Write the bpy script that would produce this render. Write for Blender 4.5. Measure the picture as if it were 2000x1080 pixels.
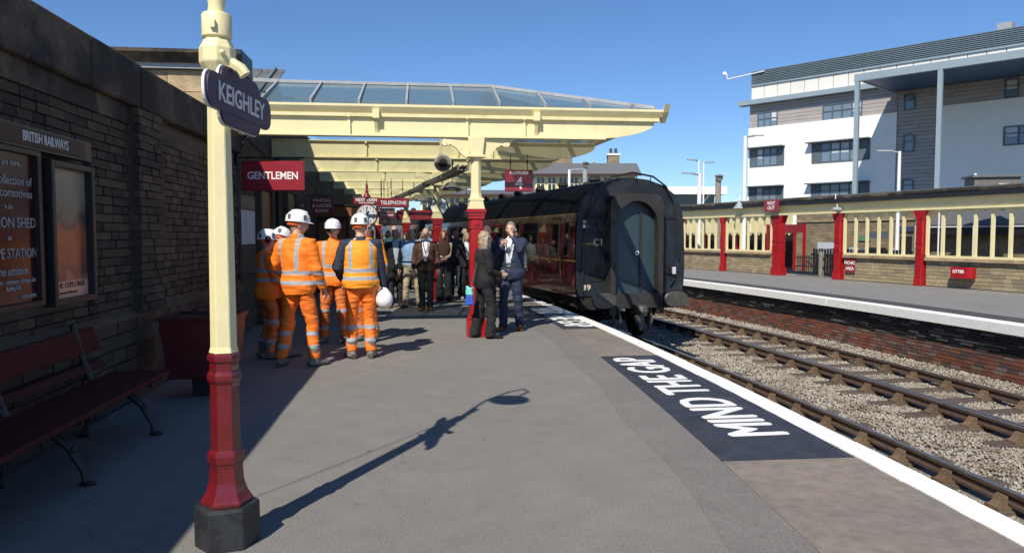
import bpy, bmesh, math, random
import numpy as np
from mathutils import Vector, Matrix, Euler, noise
random.seed(7); np.random.seed(7)
for o in list(bpy.data.objects): bpy.data.objects.remove(o)
sc = bpy.context.scene
COL = sc.collection
R = math.radians

# ------------------------------------------------------------------ camera, sky, sun, exposure
cam_d = bpy.data.cameras.new('camera'); cam = bpy.data.objects.new('camera', cam_d); COL.objects.link(cam)
cam_d.sensor_width = 36; cam_d.lens = 1455 / 2000 * 36; cam_d.clip_start = .05; cam_d.clip_end = 3000
cam.location = (0, 0, 1.6)
cam.rotation_euler = (R(90 - 3.19), 0, R(-6.7))
sc.camera = cam
sc.render.resolution_x = 1024; sc.render.resolution_y = 552
SUN_AZ, SUN_EL = 208, 46        # degrees clockwise from +Y, elevation
w = bpy.data.worlds.new('World'); sc.world = w; w.use_nodes = True
nt = w.node_tree; nt.nodes.clear()
sky = nt.nodes.new('ShaderNodeTexSky'); sky.sky_type = 'NISHITA'; sky.sun_disc = False
sky.sun_elevation = R(SUN_EL); sky.sun_rotation = R(SUN_AZ); sky.altitude = 0; sky.air_density = .9; sky.dust_density = 0; sky.ozone_density = 10
bg = nt.nodes.new('ShaderNodeBackground'); bg.inputs[1].default_value = .117
out = nt.nodes.new('ShaderNodeOutputWorld')
nt.links.new(sky.outputs[0], bg.inputs[0]); nt.links.new(bg.outputs[0], out.inputs[0])
sd = bpy.data.lights.new('sun', 'SUN'); sd.energy = 5.0; sd.angle = R(.5); sd.color = (1, .925, .80)
sun = bpy.data.objects.new('sun', sd); COL.objects.link(sun)
az, el = R(SUN_AZ), R(SUN_EL)
sdir = Vector((math.sin(az) * math.cos(el), math.cos(az) * math.cos(el), math.sin(el)))
sun.rotation_euler = sdir.to_track_quat('Z', 'Y').to_euler()
sun.location = (-20, -20, 30)
sc.view_settings.view_transform = 'Standard'; sc.view_settings.look = 'None'
sc.view_settings.gamma = 1; sc.view_settings.use_curve_mapping = False
sc.view_settings.exposure = .14

# ------------------------------------------------------------------ helpers
def tag(o, label, cat, group=None, kind=None):
    if label: o['label'] = label
    if cat: o['category'] = cat
    if group: o['group'] = group
    if kind: o['kind'] = kind
    return o
def empty(name, loc=(0, 0, 0), rz=0, label=None, cat=None, group=None):
    o = bpy.data.objects.new(name, None); COL.objects.link(o); o.empty_display_size = .1
    o.location = loc; o.rotation_euler = (0, 0, rz)
    return tag(o, label, cat, group)
class MB:
    def __init__(s): s.v = []; s.f = []; s.mi = []; s.cur = 0
    def add(s, vs, fs):
        n = len(s.v); s.v += [tuple(v) for v in vs]
        for f in fs: s.f.append(tuple(i + n for i in f)); s.mi.append(s.cur)
        return s
    def box(s, x0, x1, y0, y1, z0, z1):
        vs = [(x, y, z) for z in (z0, z1) for y in (y0, y1) for x in (x0, x1)]
        return s.add(vs, [(0, 2, 3, 1), (4, 5, 7, 6), (0, 1, 5, 4), (2, 6, 7, 3), (0, 4, 6, 2), (1, 3, 7, 5)])
    def obox(s, c, ax, ay, az_, hx, hy, hz):   # oriented box
        c = Vector(c); ax = Vector(ax).normalized(); ay = Vector(ay).normalized(); az_ = Vector(az_).normalized()
        vs = [c + ax * x + ay * y + az_ * z for z in (-hz, hz) for y in (-hy, hy) for x in (-hx, hx)]
        return s.add(vs, [(0, 2, 3, 1), (4, 5, 7, 6), (0, 1, 5, 4), (2, 6, 7, 3), (0, 4, 6, 2), (1, 3, 7, 5)])
    def bar(s, a, b, wd, ht, up=(0, 0, 1)):   # box from a to b
        a, b = Vector(a), Vector(b); d = (b - a); L = d.length; d.normalize()
        up = Vector(up)
        if abs(d.dot(up)) > .98: up = Vector((0, 1, 0))
        sx = d.cross(up).normalized(); uz = sx.cross(d).normalized()
        return s.obox((a + b) / 2, sx, d, uz, wd / 2, L / 2, ht / 2)
    def prism(s, poly, axis, a, b):   # poly 2D extruded along axis (0,1,2) from a to b
        n = len(poly)
        def P(p, t):
            if axis == 0: return (t, p[0], p[1])
            if axis == 1: return (p[0], t, p[1])
            return (p[0], p[1], t)
        vs = [P(p, a) for p in poly] + [P(p, b) for p in poly]
        fs = [tuple(range(n - 1, -1, -1)), tuple(range(n, 2 * n))] + [(i, (i + 1) % n, n + (i + 1) % n, n + i) for i in range(n)]
        return s.add(vs, fs)
    def tube(s, pts, r, n=8, cap=True, flat=1.0):
        pts = [Vector(p) for p in pts]
        rs = r if isinstance(r, (list, tuple)) else [r] * len(pts)
        prev = None; rings = []
        for i, p in enumerate(pts):
            d = (pts[min(i + 1, len(pts) - 1)] - pts[max(i - 1, 0)])
            d = d.normalized() if d.length > 1e-9 else Vector((0, 0, 1))
            if prev is None:
                up = Vector((0, 0, 1)) if abs(d.z) < .9 else Vector((0, 1, 0))
                u = d.cross(up).normalized()
            else:
                u = (prev - d * prev.dot(d)).normalized()
            prev = u; w_ = d.cross(u)
            rr = rs[i]; rx, ry = rr if isinstance(rr, (tuple, list)) else (rr, rr * flat)
            rings.append([p + u * math.cos(t) * rx + w_ * math.sin(t) * ry for t in [2 * math.pi * k / n for k in range(n)]])
        vs = [v for rg in rings for v in rg]; fs = []
        for i in range(len(pts) - 1):
            for k in range(n):
                k2 = (k + 1) % n
                fs.append((i * n + k, i * n + k2, (i + 1) * n + k2, (i + 1) * n + k))
        if cap: fs.append(tuple(range(n - 1, -1, -1))); fs.append(tuple((len(pts) - 1) * n + k for k in range(n)))
        return s.add(vs, fs)
    def lathe(s, prof, c=(0, 0, 0), n=16, axis='Z', rot=0, sy=1.0):
        vs = []; fs = []
        for r_, z in prof:
            for k in range(n):
                t = 2 * math.pi * k / n + rot
                a, b = r_ * math.cos(t), r_ * math.sin(t) * sy
                p = (a, b, z) if axis == 'Z' else ((a, z, b) if axis == 'Y' else (z, a, b))
                vs.append((p[0] + c[0], p[1] + c[1], p[2] + c[2]))
        for i in range(len(prof) - 1):
            for k in range(n):
                k2 = (k + 1) % n
                fs.append((i * n + k, i * n + k2, (i + 1) * n + k2, (i + 1) * n + k))
        fs.append(tuple(range(n - 1, -1, -1))); fs.append(tuple((len(prof) - 1) * n + k for k in range(n)))
        return s.add(vs, fs)
    def ell(s, c, r, n=12, m=8, rotm=None):
        vs = []; fs = []
        c = Vector(c)
        for i in range(m + 1):
            t = math.pi * i / m
            for k in range(n):
                p = 2 * math.pi * k / n
                v = Vector((math.sin(t) * math.cos(p) * r[0], math.sin(t) * math.sin(p) * r[1], math.cos(t) * r[2]))
                if rotm: v = rotm @ v
                vs.append(c + v)
        for i in range(m):
            for k in range(n):
                k2 = (k + 1) % n
                fs.append((i * n + k, (i + 1) * n + k, (i + 1) * n + k2, i * n + k2))
        return s.add(vs, fs)
    def mesh(s, name='m'):
        me = bpy.data.meshes.new(name); me.from_pydata(s.v, [], s.f); me.validate(); me.update()
        return me
    def build(s, name, mat, parent=None, smooth=False, bevel=0, fix=True):
        me = s.mesh(name)
        mats = mat if isinstance(mat, (list, tuple)) else [mat]
        for m in mats: me.materials.append(m)
        if len(mats) > 1: me.polygons.foreach_set('material_index', s.mi[:len(me.polygons)])
        if fix:
            bm = bmesh.new(); bm.from_mesh(me)
            if bevel:
                es = [e for e in bm.edges if len(e.link_faces) == 2 and e.calc_face_angle(0) > .5]
                bmesh.ops.bevel(bm, geom=es, offset=bevel, segments=1, affect='EDGES', profile=.5, clamp_overlap=True)
            bmesh.ops.recalc_face_normals(bm, faces=bm.faces); bm.to_mesh(me); bm.free()
        if smooth:
            me.polygons.foreach_set('use_smooth', [True] * len(me.polygons))
            try: me.set_sharp_from_angle(angle=R(40))
            except Exception: pass
        o = bpy.data.objects.new(name, me); COL.objects.link(o)
        if parent: o.parent = parent
        return o
def kids(o): return [c for c in bpy.data.objects if c.parent == o]
def copy_tree(o, parent=None):
    c = o.copy(); COL.objects.link(c); c.parent = parent
    for ch in o.children: copy_tree(ch, c)
    return c

# ------------------------------------------------------------------ materials
def M(name, col, rough=.6, var=.18, scale=6., bump=.0, bscale=60., metal=0, spec=.5, coat=0, col2=None, fac2=.5, s2=2., rnd=0, alpha=None, stretch=None):
    m = bpy.data.materials.new(name); m.use_nodes = True; n = m.node_tree; b = n.nodes['Principled BSDF']
    L = n.links.new
    tc = n.nodes.new('ShaderNodeTexCoord'); src = tc.outputs['Object']
    if stretch:
        mp = n.nodes.new('ShaderNodeMapping'); mp.inputs['Scale'].default_value = stretch; L(src, mp.inputs[0]); src = mp.outputs[0]
    nz = n.nodes.new('ShaderNodeTexNoise'); nz.inputs['Scale'].default_value = scale; nz.inputs['Detail'].default_value = 6; nz.inputs['Roughness'].default_value = .65
    L(src, nz.inputs['Vector'])
    cr = n.nodes.new('ShaderNodeMapRange'); cr.inputs[1].default_value = .3; cr.inputs[2].default_value = .7; cr.inputs[3].default_value = 1 - var; cr.inputs[4].default_value = 1 + var
    L(nz.outputs['Fac'], cr.inputs[0])
    base = n.nodes.new('ShaderNodeRGB'); base.outputs[0].default_value = (*col, 1); cur = base.outputs[0]
    if col2:
        n2 = n.nodes.new('ShaderNodeTexNoise'); n2.inputs['Scale'].default_value = s2; n2.inputs['Detail'].default_value = 8; n2.inputs['Roughness'].default_value = .7; L(src, n2.inputs['Vector'])
        mr = n.nodes.new('ShaderNodeMapRange'); mr.inputs[1].default_value = 1 - fac2 - .08; mr.inputs[2].default_value = 1 - fac2 + .08; L(n2.outputs['Fac'], mr.inputs[0])
        mx = n.nodes.new('ShaderNodeMix'); mx.data_type = 'RGBA'; L(mr.outputs[0], mx.inputs[0]); L(cur, mx.inputs[6]); mx.inputs[7].default_value = (*col2, 1); cur = mx.outputs[2]
    if rnd:
        oi = n.nodes.new('ShaderNodeObjectInfo'); mr = n.nodes.new('ShaderNodeMapRange'); mr.inputs[3].default_value = 1 - rnd; mr.inputs[4].default_value = 1 + rnd; L(oi.outputs['Random'], mr.inputs[0])
        mu = n.nodes.new('ShaderNodeMath'); mu.operation = 'MULTIPLY'; L(mr.outputs[0], mu.inputs[0]); L(cr.outputs[0], mu.inputs[1]); fac = mu.outputs[0]
    else: fac = cr.outputs[0]
    vm = n.nodes.new('ShaderNodeVectorMath'); vm.operation = 'SCALE'; L(cur, vm.inputs[0]); L(fac, vm.inputs['Scale'])
    L(vm.outputs[0], b.inputs['Base Color'])
    b.inputs['Metallic'].default_value = metal; b.inputs['Specular IOR Level'].default_value = spec; b.inputs['Coat Weight'].default_value = coat
    rr = n.nodes.new('ShaderNodeMapRange'); rr.inputs[3].default_value = max(.02, rough - .1); rr.inputs[4].default_value = min(1, rough + .1); L(nz.outputs['Fac'], rr.inputs[0]); L(rr.outputs[0], b.inputs['Roughness'])
    if bump:
        nb = n.nodes.new('ShaderNodeTexNoise'); nb.inputs['Scale'].default_value = bscale; nb.inputs['Detail'].default_value = 5; L(src, nb.inputs['Vector'])
        bp = n.nodes.new('ShaderNodeBump'); bp.inputs['Strength'].default_value = min(1, bump); bp.inputs['Distance'].default_value = .02; L(nb.outputs['Fac'], bp.inputs['Height']); L(bp.outputs[0], b.inputs['Normal'])
    return m
def glassmat(name, tint=(.03, .04, .05), rough=.05, alpha=1.0):
    m = bpy.data.materials.new(name); m.use_nodes = True; b = m.node_tree.nodes['Principled BSDF']
    b.inputs['Base Color'].default_value = (*tint, 1); b.inputs['Roughness'].default_value = rough; b.inputs['Specular IOR Level'].default_value = .8; b.inputs['Alpha'].default_value = alpha
    return m
def brickmat(name, c1, c2, mortar, sx, sy, axis_swap=False, bump=.4):
    m = bpy.data.materials.new(name); m.use_nodes = True; n = m.node_tree; b = n.nodes['Principled BSDF']; L = n.links.new
    tc = n.nodes.new('ShaderNodeTexCoord'); sp = n.nodes.new('ShaderNodeSeparateXYZ'); L(tc.outputs['Object'], sp.inputs[0])
    ad = n.nodes.new('ShaderNodeMath'); ad.operation = 'ADD'; L(sp.outputs[0], ad.inputs[0]); L(sp.outputs[1], ad.inputs[1])
    cb = n.nodes.new('ShaderNodeCombineXYZ'); L(ad.outputs[0], cb.inputs[0]); L(sp.outputs[2], cb.inputs[1])
    br = n.nodes.new('ShaderNodeTexBrick'); br.inputs['Scale'].default_value = 1; br.inputs['Brick Width'].default_value = sx; br.inputs['Row Height'].default_value = sy
    br.inputs['Mortar Size'].default_value = .008; br.inputs['Color1'].default_value = (*c1, 1); br.inputs['Color2'].default_value = (*c2, 1); br.inputs['Mortar'].default_value = (*mortar, 1)
    L(cb.outputs[0], br.inputs['Vector'])
    nz = n.nodes.new('ShaderNodeTexNoise'); nz.inputs['Scale'].default_value = 1.3; nz.inputs['Detail'].default_value = 9; nz.inputs['Roughness'].default_value = .7; L(tc.outputs['Object'], nz.inputs['Vector'])
    mr = n.nodes.new('ShaderNodeMapRange'); mr.inputs[1].default_value = .3; mr.inputs[2].default_value = .7; mr.inputs[3].default_value = .65; mr.inputs[4].default_value = 1.3; L(nz.outputs['Fac'], mr.inputs[0])
    vm = n.nodes.new('ShaderNodeVectorMath'); vm.operation = 'SCALE'; L(br.outputs['Color'], vm.inputs[0]); L(mr.outputs[0], vm.inputs['Scale']); L(vm.outputs[0], b.inputs['Base Color'])
    b.inputs['Roughness'].default_value = .9
    bp = n.nodes.new('ShaderNodeBump'); bp.inputs['Strength'].default_value = bump; bp.inputs['Distance'].default_value = .01; bp.invert = True; L(br.outputs['Fac'], bp.inputs['Height']); L(bp.outputs[0], b.inputs['Normal'])
    return m
CREAM = (.80, .71, .40)
MT = dict(
    asphalt=M('asphalt', (.232, .222, .205), .88, .11, 2.2, .6, 220, col2=(.195, .188, .176), fac2=.45, s2=.8),
    asphalt2=M('asphalt_strip', (.20, .185, .168), .9, .25, 30, .7, 180, col2=(.25, .215, .19), fac2=.4, s2=3),
    asphalt3=M('asphalt_far', (.25, .245, .235), .9, .1, 1.2, .3, 150, col2=(.2, .197, .19), fac2=.45, s2=.8),
    slab=M('concrete_slab', (.225, .19, .155), .85, .2, 9, .45, 120, col2=(.19, .165, .142), fac2=.5, s2=1.2, rnd=.07),
    darkpanel=M('dark_paint', (.028, .034, .05), .75, .35, 4, .3, 90, col2=(.05, .055, .065), fac2=.35, s2=2.5),
    darktar=M('dark_tarmac', (.06, .06, .062), .85, .2, 2, .3, 150),
    white=M('white_paint', (.82, .82, .79), .6, .06, 8, .15, 60, col2=(.6, .59, .55), fac2=.27, s2=9),
    letter=M('letter_white', (.80, .80, .78), .5, .08, 12, col2=(.5, .5, .5), fac2=.24, s2=16),
    letterdim=M('letter_dim', (.34, .33, .33), .7, .12, 20),
    lettergrey=M('letter_worn_white', (.72, .71, .68), .6, .1, 20),
    cream=M('cream_paint', CREAM, .45, .06, 3, .16, 22, col2=(.70, .57, .28), fac2=.31, s2=3.2, stretch=(1, 1, .45)),
    cream2=M('cream_weathered', (.77, .69, .39), .5, .1, 2.5, .1, 30, col2=(.60, .50, .28), fac2=.38, s2=2.2),
    red=M('crimson_paint', (.135, .010, .014), .25, .2, 7, .12, 22, coat=.4, col2=(.17, .03, .03), fac2=.3, s2=14),
    bright=M('bright_red_paint', (.36, .008, .012), .35, .1, 6, .04, 30, coat=.2),
    signred=M('sign_enamel', (.27, .022, .035), .3, .05, 3, coat=.3),
    maroon=M('coach_maroon', (.16, .017, .016), .18, .25, 2.5, .03, 12, coat=.6, col2=(.12, .035, .02), fac2=.35, s2=1.5),
    brown=M('coach_brown', (.12, .07, .035), .25, .3, 3, .05, 10, coat=.4),
    gold=M('gold_line', (.55, .36, .08), .4, .1, 8),
    black=M('black_iron', (.018, .018, .02), .45, .25, 12, .15, 60),
    blackmat=M('black_matt', (.012, .012, .013), .8, .3, 8),
    blackbase=M('black_base_paint', (.022, .024, .027), .5, .5, 9, .3, 30, col2=(.06, .06, .06), fac2=.33, s2=8),
    coachend=M('coach_end', (.013, .017, .024), .55, .35, 2.2, .12, 20, col2=(.035, .036, .040), fac2=.38, s2=2.2),
    gang=M('gangway_grime', (.030, .027, .025), .6, .4, 3, .15, 25, col2=(.075, .05, .035), fac2=.3, s2=2.5),
    gangdoor=M('gangway_door', (.032, .055, .07), .4, .2, 2, .04, 20),
    roofblk=M('coach_roof', (.016, .017, .020), .8, .3, 1.5, .1, 20, spec=.25),
    under=M('underframe', (.02, .017, .015), .8, .4, 5, .2, 30),
    buffer=M('buffer_steel', (.10, .095, .085), .45, .3, 6, .1, 40, metal=.4),
    rail=M('rail_rust', (.085, .055, .038), .65, .3, 9, .2, 60),
    railtop=M('rail_head_steel', (.22, .22, .23), .3, .2, 9, metal=.7),
    chair=M('rail_chair_iron', (.13, .085, .05), .8, .35, 14, .3, 50, rnd=.2),
    sleeper=M('sleeper_timber', (.105, .08, .062), .85, .35, 6, .5, 40, rnd=.15, stretch=(1, 8, 8)),
    ballast=M('ballast_stone', (.36, .325, .27), .9, .34, 17, .4, 45, col2=(.21, .165, .125), fac2=.46, s2=2.2),
    ballastbed=M('ballast_bed', (.2, .175, .145), .95, .45, 18, .9, 30),
    copingst=M('coping_stone', (.12, .092, .06), .9, .4, 2.5, .6, 25, col2=(.028, .024, .02), fac2=.55, s2=1.1, rnd=.25),
    glassroof=None,
    slate=M('slate', (.12, .125, .13), .6, .2, 8, .3, 30, rnd=.2),
    wood=M('brown_wood', (.22, .09, .03), .5, .25, 4, .1, 30, stretch=(6, 6, 1)),
    woodred=M('bench_red', (.065, .010, .010), .75, .25, 5, .1, 25, spec=.2),
    grey=M('galv_grey', (.32, .34, .36), .45, .1, 5, .05, 30),
    tray=M('tray_grey', (.15, .135, .12), .6, .25, 6, .1, 30),
    whitepole=M('white_pole', (.82, .83, .84), .35, .04, 4),
    greywood=M('weathered_pole', (.27, .24, .2), .85, .25, 6, .3, 30, stretch=(5, 5, .5)),
    blueframe=M('steel_frame_blue', (.26, .33, .38), .4, .06, 2),
    soffit=M('soffit_blue', (.03, .08, .18), .5, .15, .6),
    render=M('white_render', (.86, .86, .83), .8, .03, .7, .05, 40),
    bandst=M('pale_band', (.72, .70, .64), .7, .05, .8, rnd=.04),
    clad=M('grey_cladding', (.37, .345, .335), .7, .06, 1.5, .05, 20, rnd=.06),
    louvre=M('louvre_blue', (.14, .19, .22), .4, .1, 2),
    frame=M('window_frame_grey', (.10, .13, .155), .45, .08, 3),
    pane=glassmat('window_pane', (.16, .22, .28), .06),
    coachglass=glassmat('coach_glass', (.012, .012, .013), .04),
    darkglass=glassmat('dark_glass', (.02, .024, .03), .06),
    face=M('clock_face', (.82, .83, .84), .35, .02, 4),
    paper=M('notice_paper', (.55, .58, .62), .7, .08, 9),
    eye=M('eye_dark', (.09, .06, .05), .4, .1, 9),
    beltdark=M('leather_dark', (.03, .02, .015), .4, .2, 20),
    stone_lt=M('ashlar', (.40, .30, .17), .9, .3, 2.2, .4, 30, col2=(.22, .18, .13), fac2=.45, s2=1.3, rnd=.2),
    lead=M('lead_flashing', (.36, .37, .38), .5, .15, 5, .1, 20),
    rubblewall=brickmat('rubble_stone', (.30, .235, .14), (.22, .17, .105), (.16, .135, .10), .42, .16, bump=.6),
    rubbledark=brickmat('rubble_dark', (.10, .08, .055), (.07, .056, .042), (.09, .078, .06), .3, .1, bump=.6),
    brickbase=M('mortar_dark', (.105, .09, .07), .95, .2, 9, .5, 50),
    mortar3=M('mortar_grey', (.27, .24, .19), .95, .2, 9, .5, 50),
)
def glass_roof(name, lo=.13, hi=.25):
    m = bpy.data.materials.new(name); m.use_nodes = True; n = m.node_tree; n.nodes.clear(); L = n.links.new
    o = n.nodes.new('ShaderNodeOutputMaterial'); t = n.nodes.new('ShaderNodeBsdfTransparent'); t.inputs[0].default_value = (.93, .96, .955, 1)
    p = n.nodes.new('ShaderNodeBsdfPrincipled'); p.inputs['Base Color'].default_value = (.15, .23, .27, 1); p.inputs['Roughness'].default_value = .12
    nz = n.nodes.new('ShaderNodeTexNoise'); nz.inputs['Scale'].default_value = 1.7; mr = n.nodes.new('ShaderNodeMapRange'); mr.inputs[3].default_value = lo; mr.inputs[4].default_value = hi
    tc = n.nodes.new('ShaderNodeTexCoord'); L(tc.outputs['Object'], nz.inputs[0]); L(nz.outputs['Fac'], mr.inputs[0])
    mx = n.nodes.new('ShaderNodeMixShader'); L(mr.outputs[0], mx.inputs[0]); L(t.outputs[0], mx.inputs[1]); L(p.outputs[0], mx.inputs[2]); L(mx.outputs[0], o.inputs[0])
    return m
MT['glassroof'] = glass_roof('roof_glass', .05, .12)
MT['hipglass'] = glass_roof('hip_glass', .5, .7); MT['sideglass'] = glass_roof('side_glass', .45, .65)
def asphalt_mat(name, col, dark, crack=.25):
    m = bpy.data.materials.new(name); m.use_nodes = True; n = m.node_tree; b = n.nodes['Principled BSDF']; L = n.links.new
    tc = n.nodes.new('ShaderNodeTexCoord'); src = tc.outputs['Object']
    def nz(s, d=4, r=.6):
        q = n.nodes.new('ShaderNodeTexNoise'); q.inputs['Scale'].default_value = s; q.inputs['Detail'].default_value = d; q.inputs['Roughness'].default_value = r; L(src, q.inputs['Vector']); return q.outputs['Fac']
    def mr(v, a, b_, c, d):
        q = n.nodes.new('ShaderNodeMapRange'); q.inputs[1].default_value = a; q.inputs[2].default_value = b_; q.inputs[3].default_value = c; q.inputs[4].default_value = d; L(v, q.inputs[0]); return q.outputs[0]
    def mul(a, c):
        q = n.nodes.new('ShaderNodeMath'); q.operation = 'MULTIPLY'; L(a, q.inputs[0]); L(c, q.inputs[1]); return q.outputs[0]
    big = mr(nz(.45, 7, .7), .3, .7, 0, 1); grit = nz(75, 3, .8); fine = nz(190, 2, .9)
    mx = n.nodes.new('ShaderNodeMix'); mx.data_type = 'RGBA'; mx.inputs[6].default_value = (*col, 1); mx.inputs[7].default_value = (*dark, 1); L(big, mx.inputs[0])
    f = mul(mr(grit, .3, .7, .66, 1.34), mr(fine, .3, .7, .72, 1.28)); f = mul(f, mr(nz(3.2, 6, .75), .35, .65, .92, 1.06))
    spots = mr(nz(5.5, 2, .5), .72, .75, 1, .72); f = mul(f, spots)              # gum and oil spots
    chips = mr(nz(38, 1, .4), .76, .79, 1, 1.6); f = mul(f, chips)               # pale stone chips
    vo = n.nodes.new('ShaderNodeTexVoronoi'); vo.feature = 'DISTANCE_TO_EDGE'; vo.inputs['Scale'].default_value = .33
    wn = n.nodes.new('ShaderNodeTexNoise'); wn.inputs['Scale'].default_value = 1.6; wn.inputs['Detail'].default_value = 6; L(src, wn.inputs['Vector'])
    va = n.nodes.new('ShaderNodeVectorMath'); va.operation = 'MULTIPLY_ADD'; L(wn.outputs['Color'], va.inputs[0]); va.inputs[1].default_value = (.5, .5, .5); L(src, va.inputs[2]); L(va.outputs[0], vo.inputs['Vector'])
    ck = n.nodes.new('ShaderNodeMath'); ck.operation = 'MAXIMUM'; L(mr(vo.outputs['Distance'], 0, .003, 1 - crack, 1), ck.inputs[0]); L(mr(nz(.7, 3, .5), .5, .58, 1, 0), ck.inputs[1]); f = mul(f, ck.outputs[0])
    vm = n.nodes.new('ShaderNodeVectorMath'); vm.operation = 'SCALE'; L(mx.outputs[2], vm.inputs[0]); L(f, vm.inputs['Scale']); L(vm.outputs[0], b.inputs['Base Color'])
    b.inputs['Roughness'].default_value = .9
    bp = n.nodes.new('ShaderNodeBump'); bp.inputs['Strength'].default_value = .6; bp.inputs['Distance'].default_value = .01; L(grit, bp.inputs['Height']); L(bp.outputs[0], b.inputs['Normal'])
    return m
MT['asphalt'] = asphalt_mat('platform_asphalt', (.218, .207, .188), (.178, .171, .159))
MT['asphalt2'] = asphalt_mat('strip_asphalt', (.195, .178, .163), (.166, .157, .146), .2)
MT['asphalt3'] = asphalt_mat('far_asphalt', (.235, .23, .22), (.19, .187, .18))
def variants(name, cols, **k): return [M(f'{name}_{i}', c, **k) for i, c in enumerate(cols)]
WALLM = variants('wall_brick', [(.10, .074, .047), (.085, .064, .042), (.12, .09, .056), (.07, .053, .038), (.09, .063, .045), (.05, .04, .032)], rough=.92, var=.3, scale=14, bump=.6, bscale=60)
P3M = variants('dado_stone', [(.36, .29, .175), (.30, .24, .15), (.40, .325, .20), (.25, .205, .14), (.33, .26, .15)], rough=.92, var=.3, scale=12, bump=.5, bscale=50)
REDB = variants('red_brick', [(.17, .06, .04), (.13, .05, .036), (.19, .075, .05), (.13, .075, .06), (.17, .125, .105), (.21, .07, .035), (.08, .055, .05)], rough=.9, var=.3, scale=18, bump=.4, bscale=60)
BLKB = variants('tarred_brick', [(.022, .02, .021), (.03, .027, .026), (.016, .015, .017), (.022, .02, .021), (.13, .12, .11), (.02, .018, .02)], rough=.6, var=.5, scale=18, bump=.5, bscale=60)

# text as flat lettering
_font = {}
def text(body, size, loc, rot, mat, parent, name='lettering', bold=.0, ext=.0015, align='CENTER', width=None, xs=1.0, shear=0, space=1.0):
    cu = bpy.data.curves.new(name, 'FONT'); cu.body = body; cu.size = size; cu.align_x = align; cu.align_y = 'CENTER'
    cu.offset = bold; cu.extrude = ext; cu.resolution_u = 3; cu.shear = shear; cu.space_character = space; cu.space_line = .95
    t = bpy.data.objects.new('tmp', cu); TMP.collection.objects.link(t); TMP.view_layers[0].update()
    me = bpy.data.meshes.new_from_object(t.evaluated_get(TMP.view_layers[0].depsgraph)); me.name = name
    bpy.data.objects.remove(t); bpy.data.curves.remove(cu)
    if width:
        xsv = [v.co.x for v in me.vertices]; wv = max(xsv) - min(xsv)
        if wv > 0: xs = width / wv
    for v in me.vertices: v.co.x *= xs
    me.materials.clear(); me.materials.append(mat)
    o = bpy.data.objects.new(name, me); COL.objects.link(o); o.location = loc; o.rotation_euler = rot
    if parent: o.parent = parent
    return o
TMP = bpy.data.scenes.new('tmp_build')
FACE_CAM = (R(90), 0, 0)      # text reads from -Y

# bricks: a wall of separate pieces
_brickmesh = {}
def brick_mesh(mat):
    if mat.name not in _brickmesh:
        me = MB().box(-.5, .5, -.5, .5, -.5, .5).mesh('brick'); me.materials.append(mat)
        bm = bmesh.new(); bm.from_mesh(me)
        bmesh.ops.recalc_face_normals(bm, faces=bm.faces); bm.to_mesh(me); bm.free()
        _brickmesh[mat.name] = me
    return _brickmesh[mat.name]
def brick_wall(parent, P, U, N, L, z0, z1, ch, bl, mats, depth=.05, gap=.01, limit=300, name='brick', near_first=None, skip=None, rough=.006, order='u'):
    """P origin, U unit vector along the wall, N outward normal; pieces are children of parent (world coordinates)."""
    P = Vector(P); U = Vector(U).normalized(); N = Vector(N).normalized()
    items = []
    nrow = max(1, round((z1 - z0) / ch)); hh = (z1 - z0) / nrow
    for r in range(nrow):
        u = -random.uniform(0, bl) if r % 2 else -random.uniform(0, bl * .5)
        while u < L:
            l = bl * random.uniform(.75, 1.3); a, b = max(0, u), min(L, u + l); u += l
            if b - a < .05: continue
            z = z0 + (r + .5) * hh; um = (a + b) / 2
            if skip and skip(um, z): continue
            items.append((um, z, b - a - gap, hh - gap))
    if order == 'u': items.sort(key=lambda t: t[0])
    elif order == '-u': items.sort(key=lambda t: -t[0])
    rest = {}
    ang = math.atan2(U.y, U.x)
    for i, (um, z, l, h) in enumerate(items):
        m = random.choice(mats); pr = random.uniform(-rough, rough)
        c = P + U * um + N * (pr - depth / 2 + .012) + Vector((0, 0, z))
        if i < limit:
            o = bpy.data.objects.new(name, brick_mesh(m)); COL.objects.link(o); o.parent = parent
            o.location = c; o.rotation_euler = (random.uniform(-.01, .01), random.uniform(-.01, .01), ang); o.scale = (l, depth, h)
        else:
            rest.setdefault(m, []).append((c, l, h))
    if rest:
        mb = MB(); ms = list(rest)
        for k, m in enumerate(ms):
            mb.cur = k
            for c, l, h in rest[m]: mb.obox(c, U, N, (0, 0, 1), l / 2, depth / 2, h / 2)
        o = mb.build('brickwork', ms, parent); o['kind'] = 'stuff'

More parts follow.
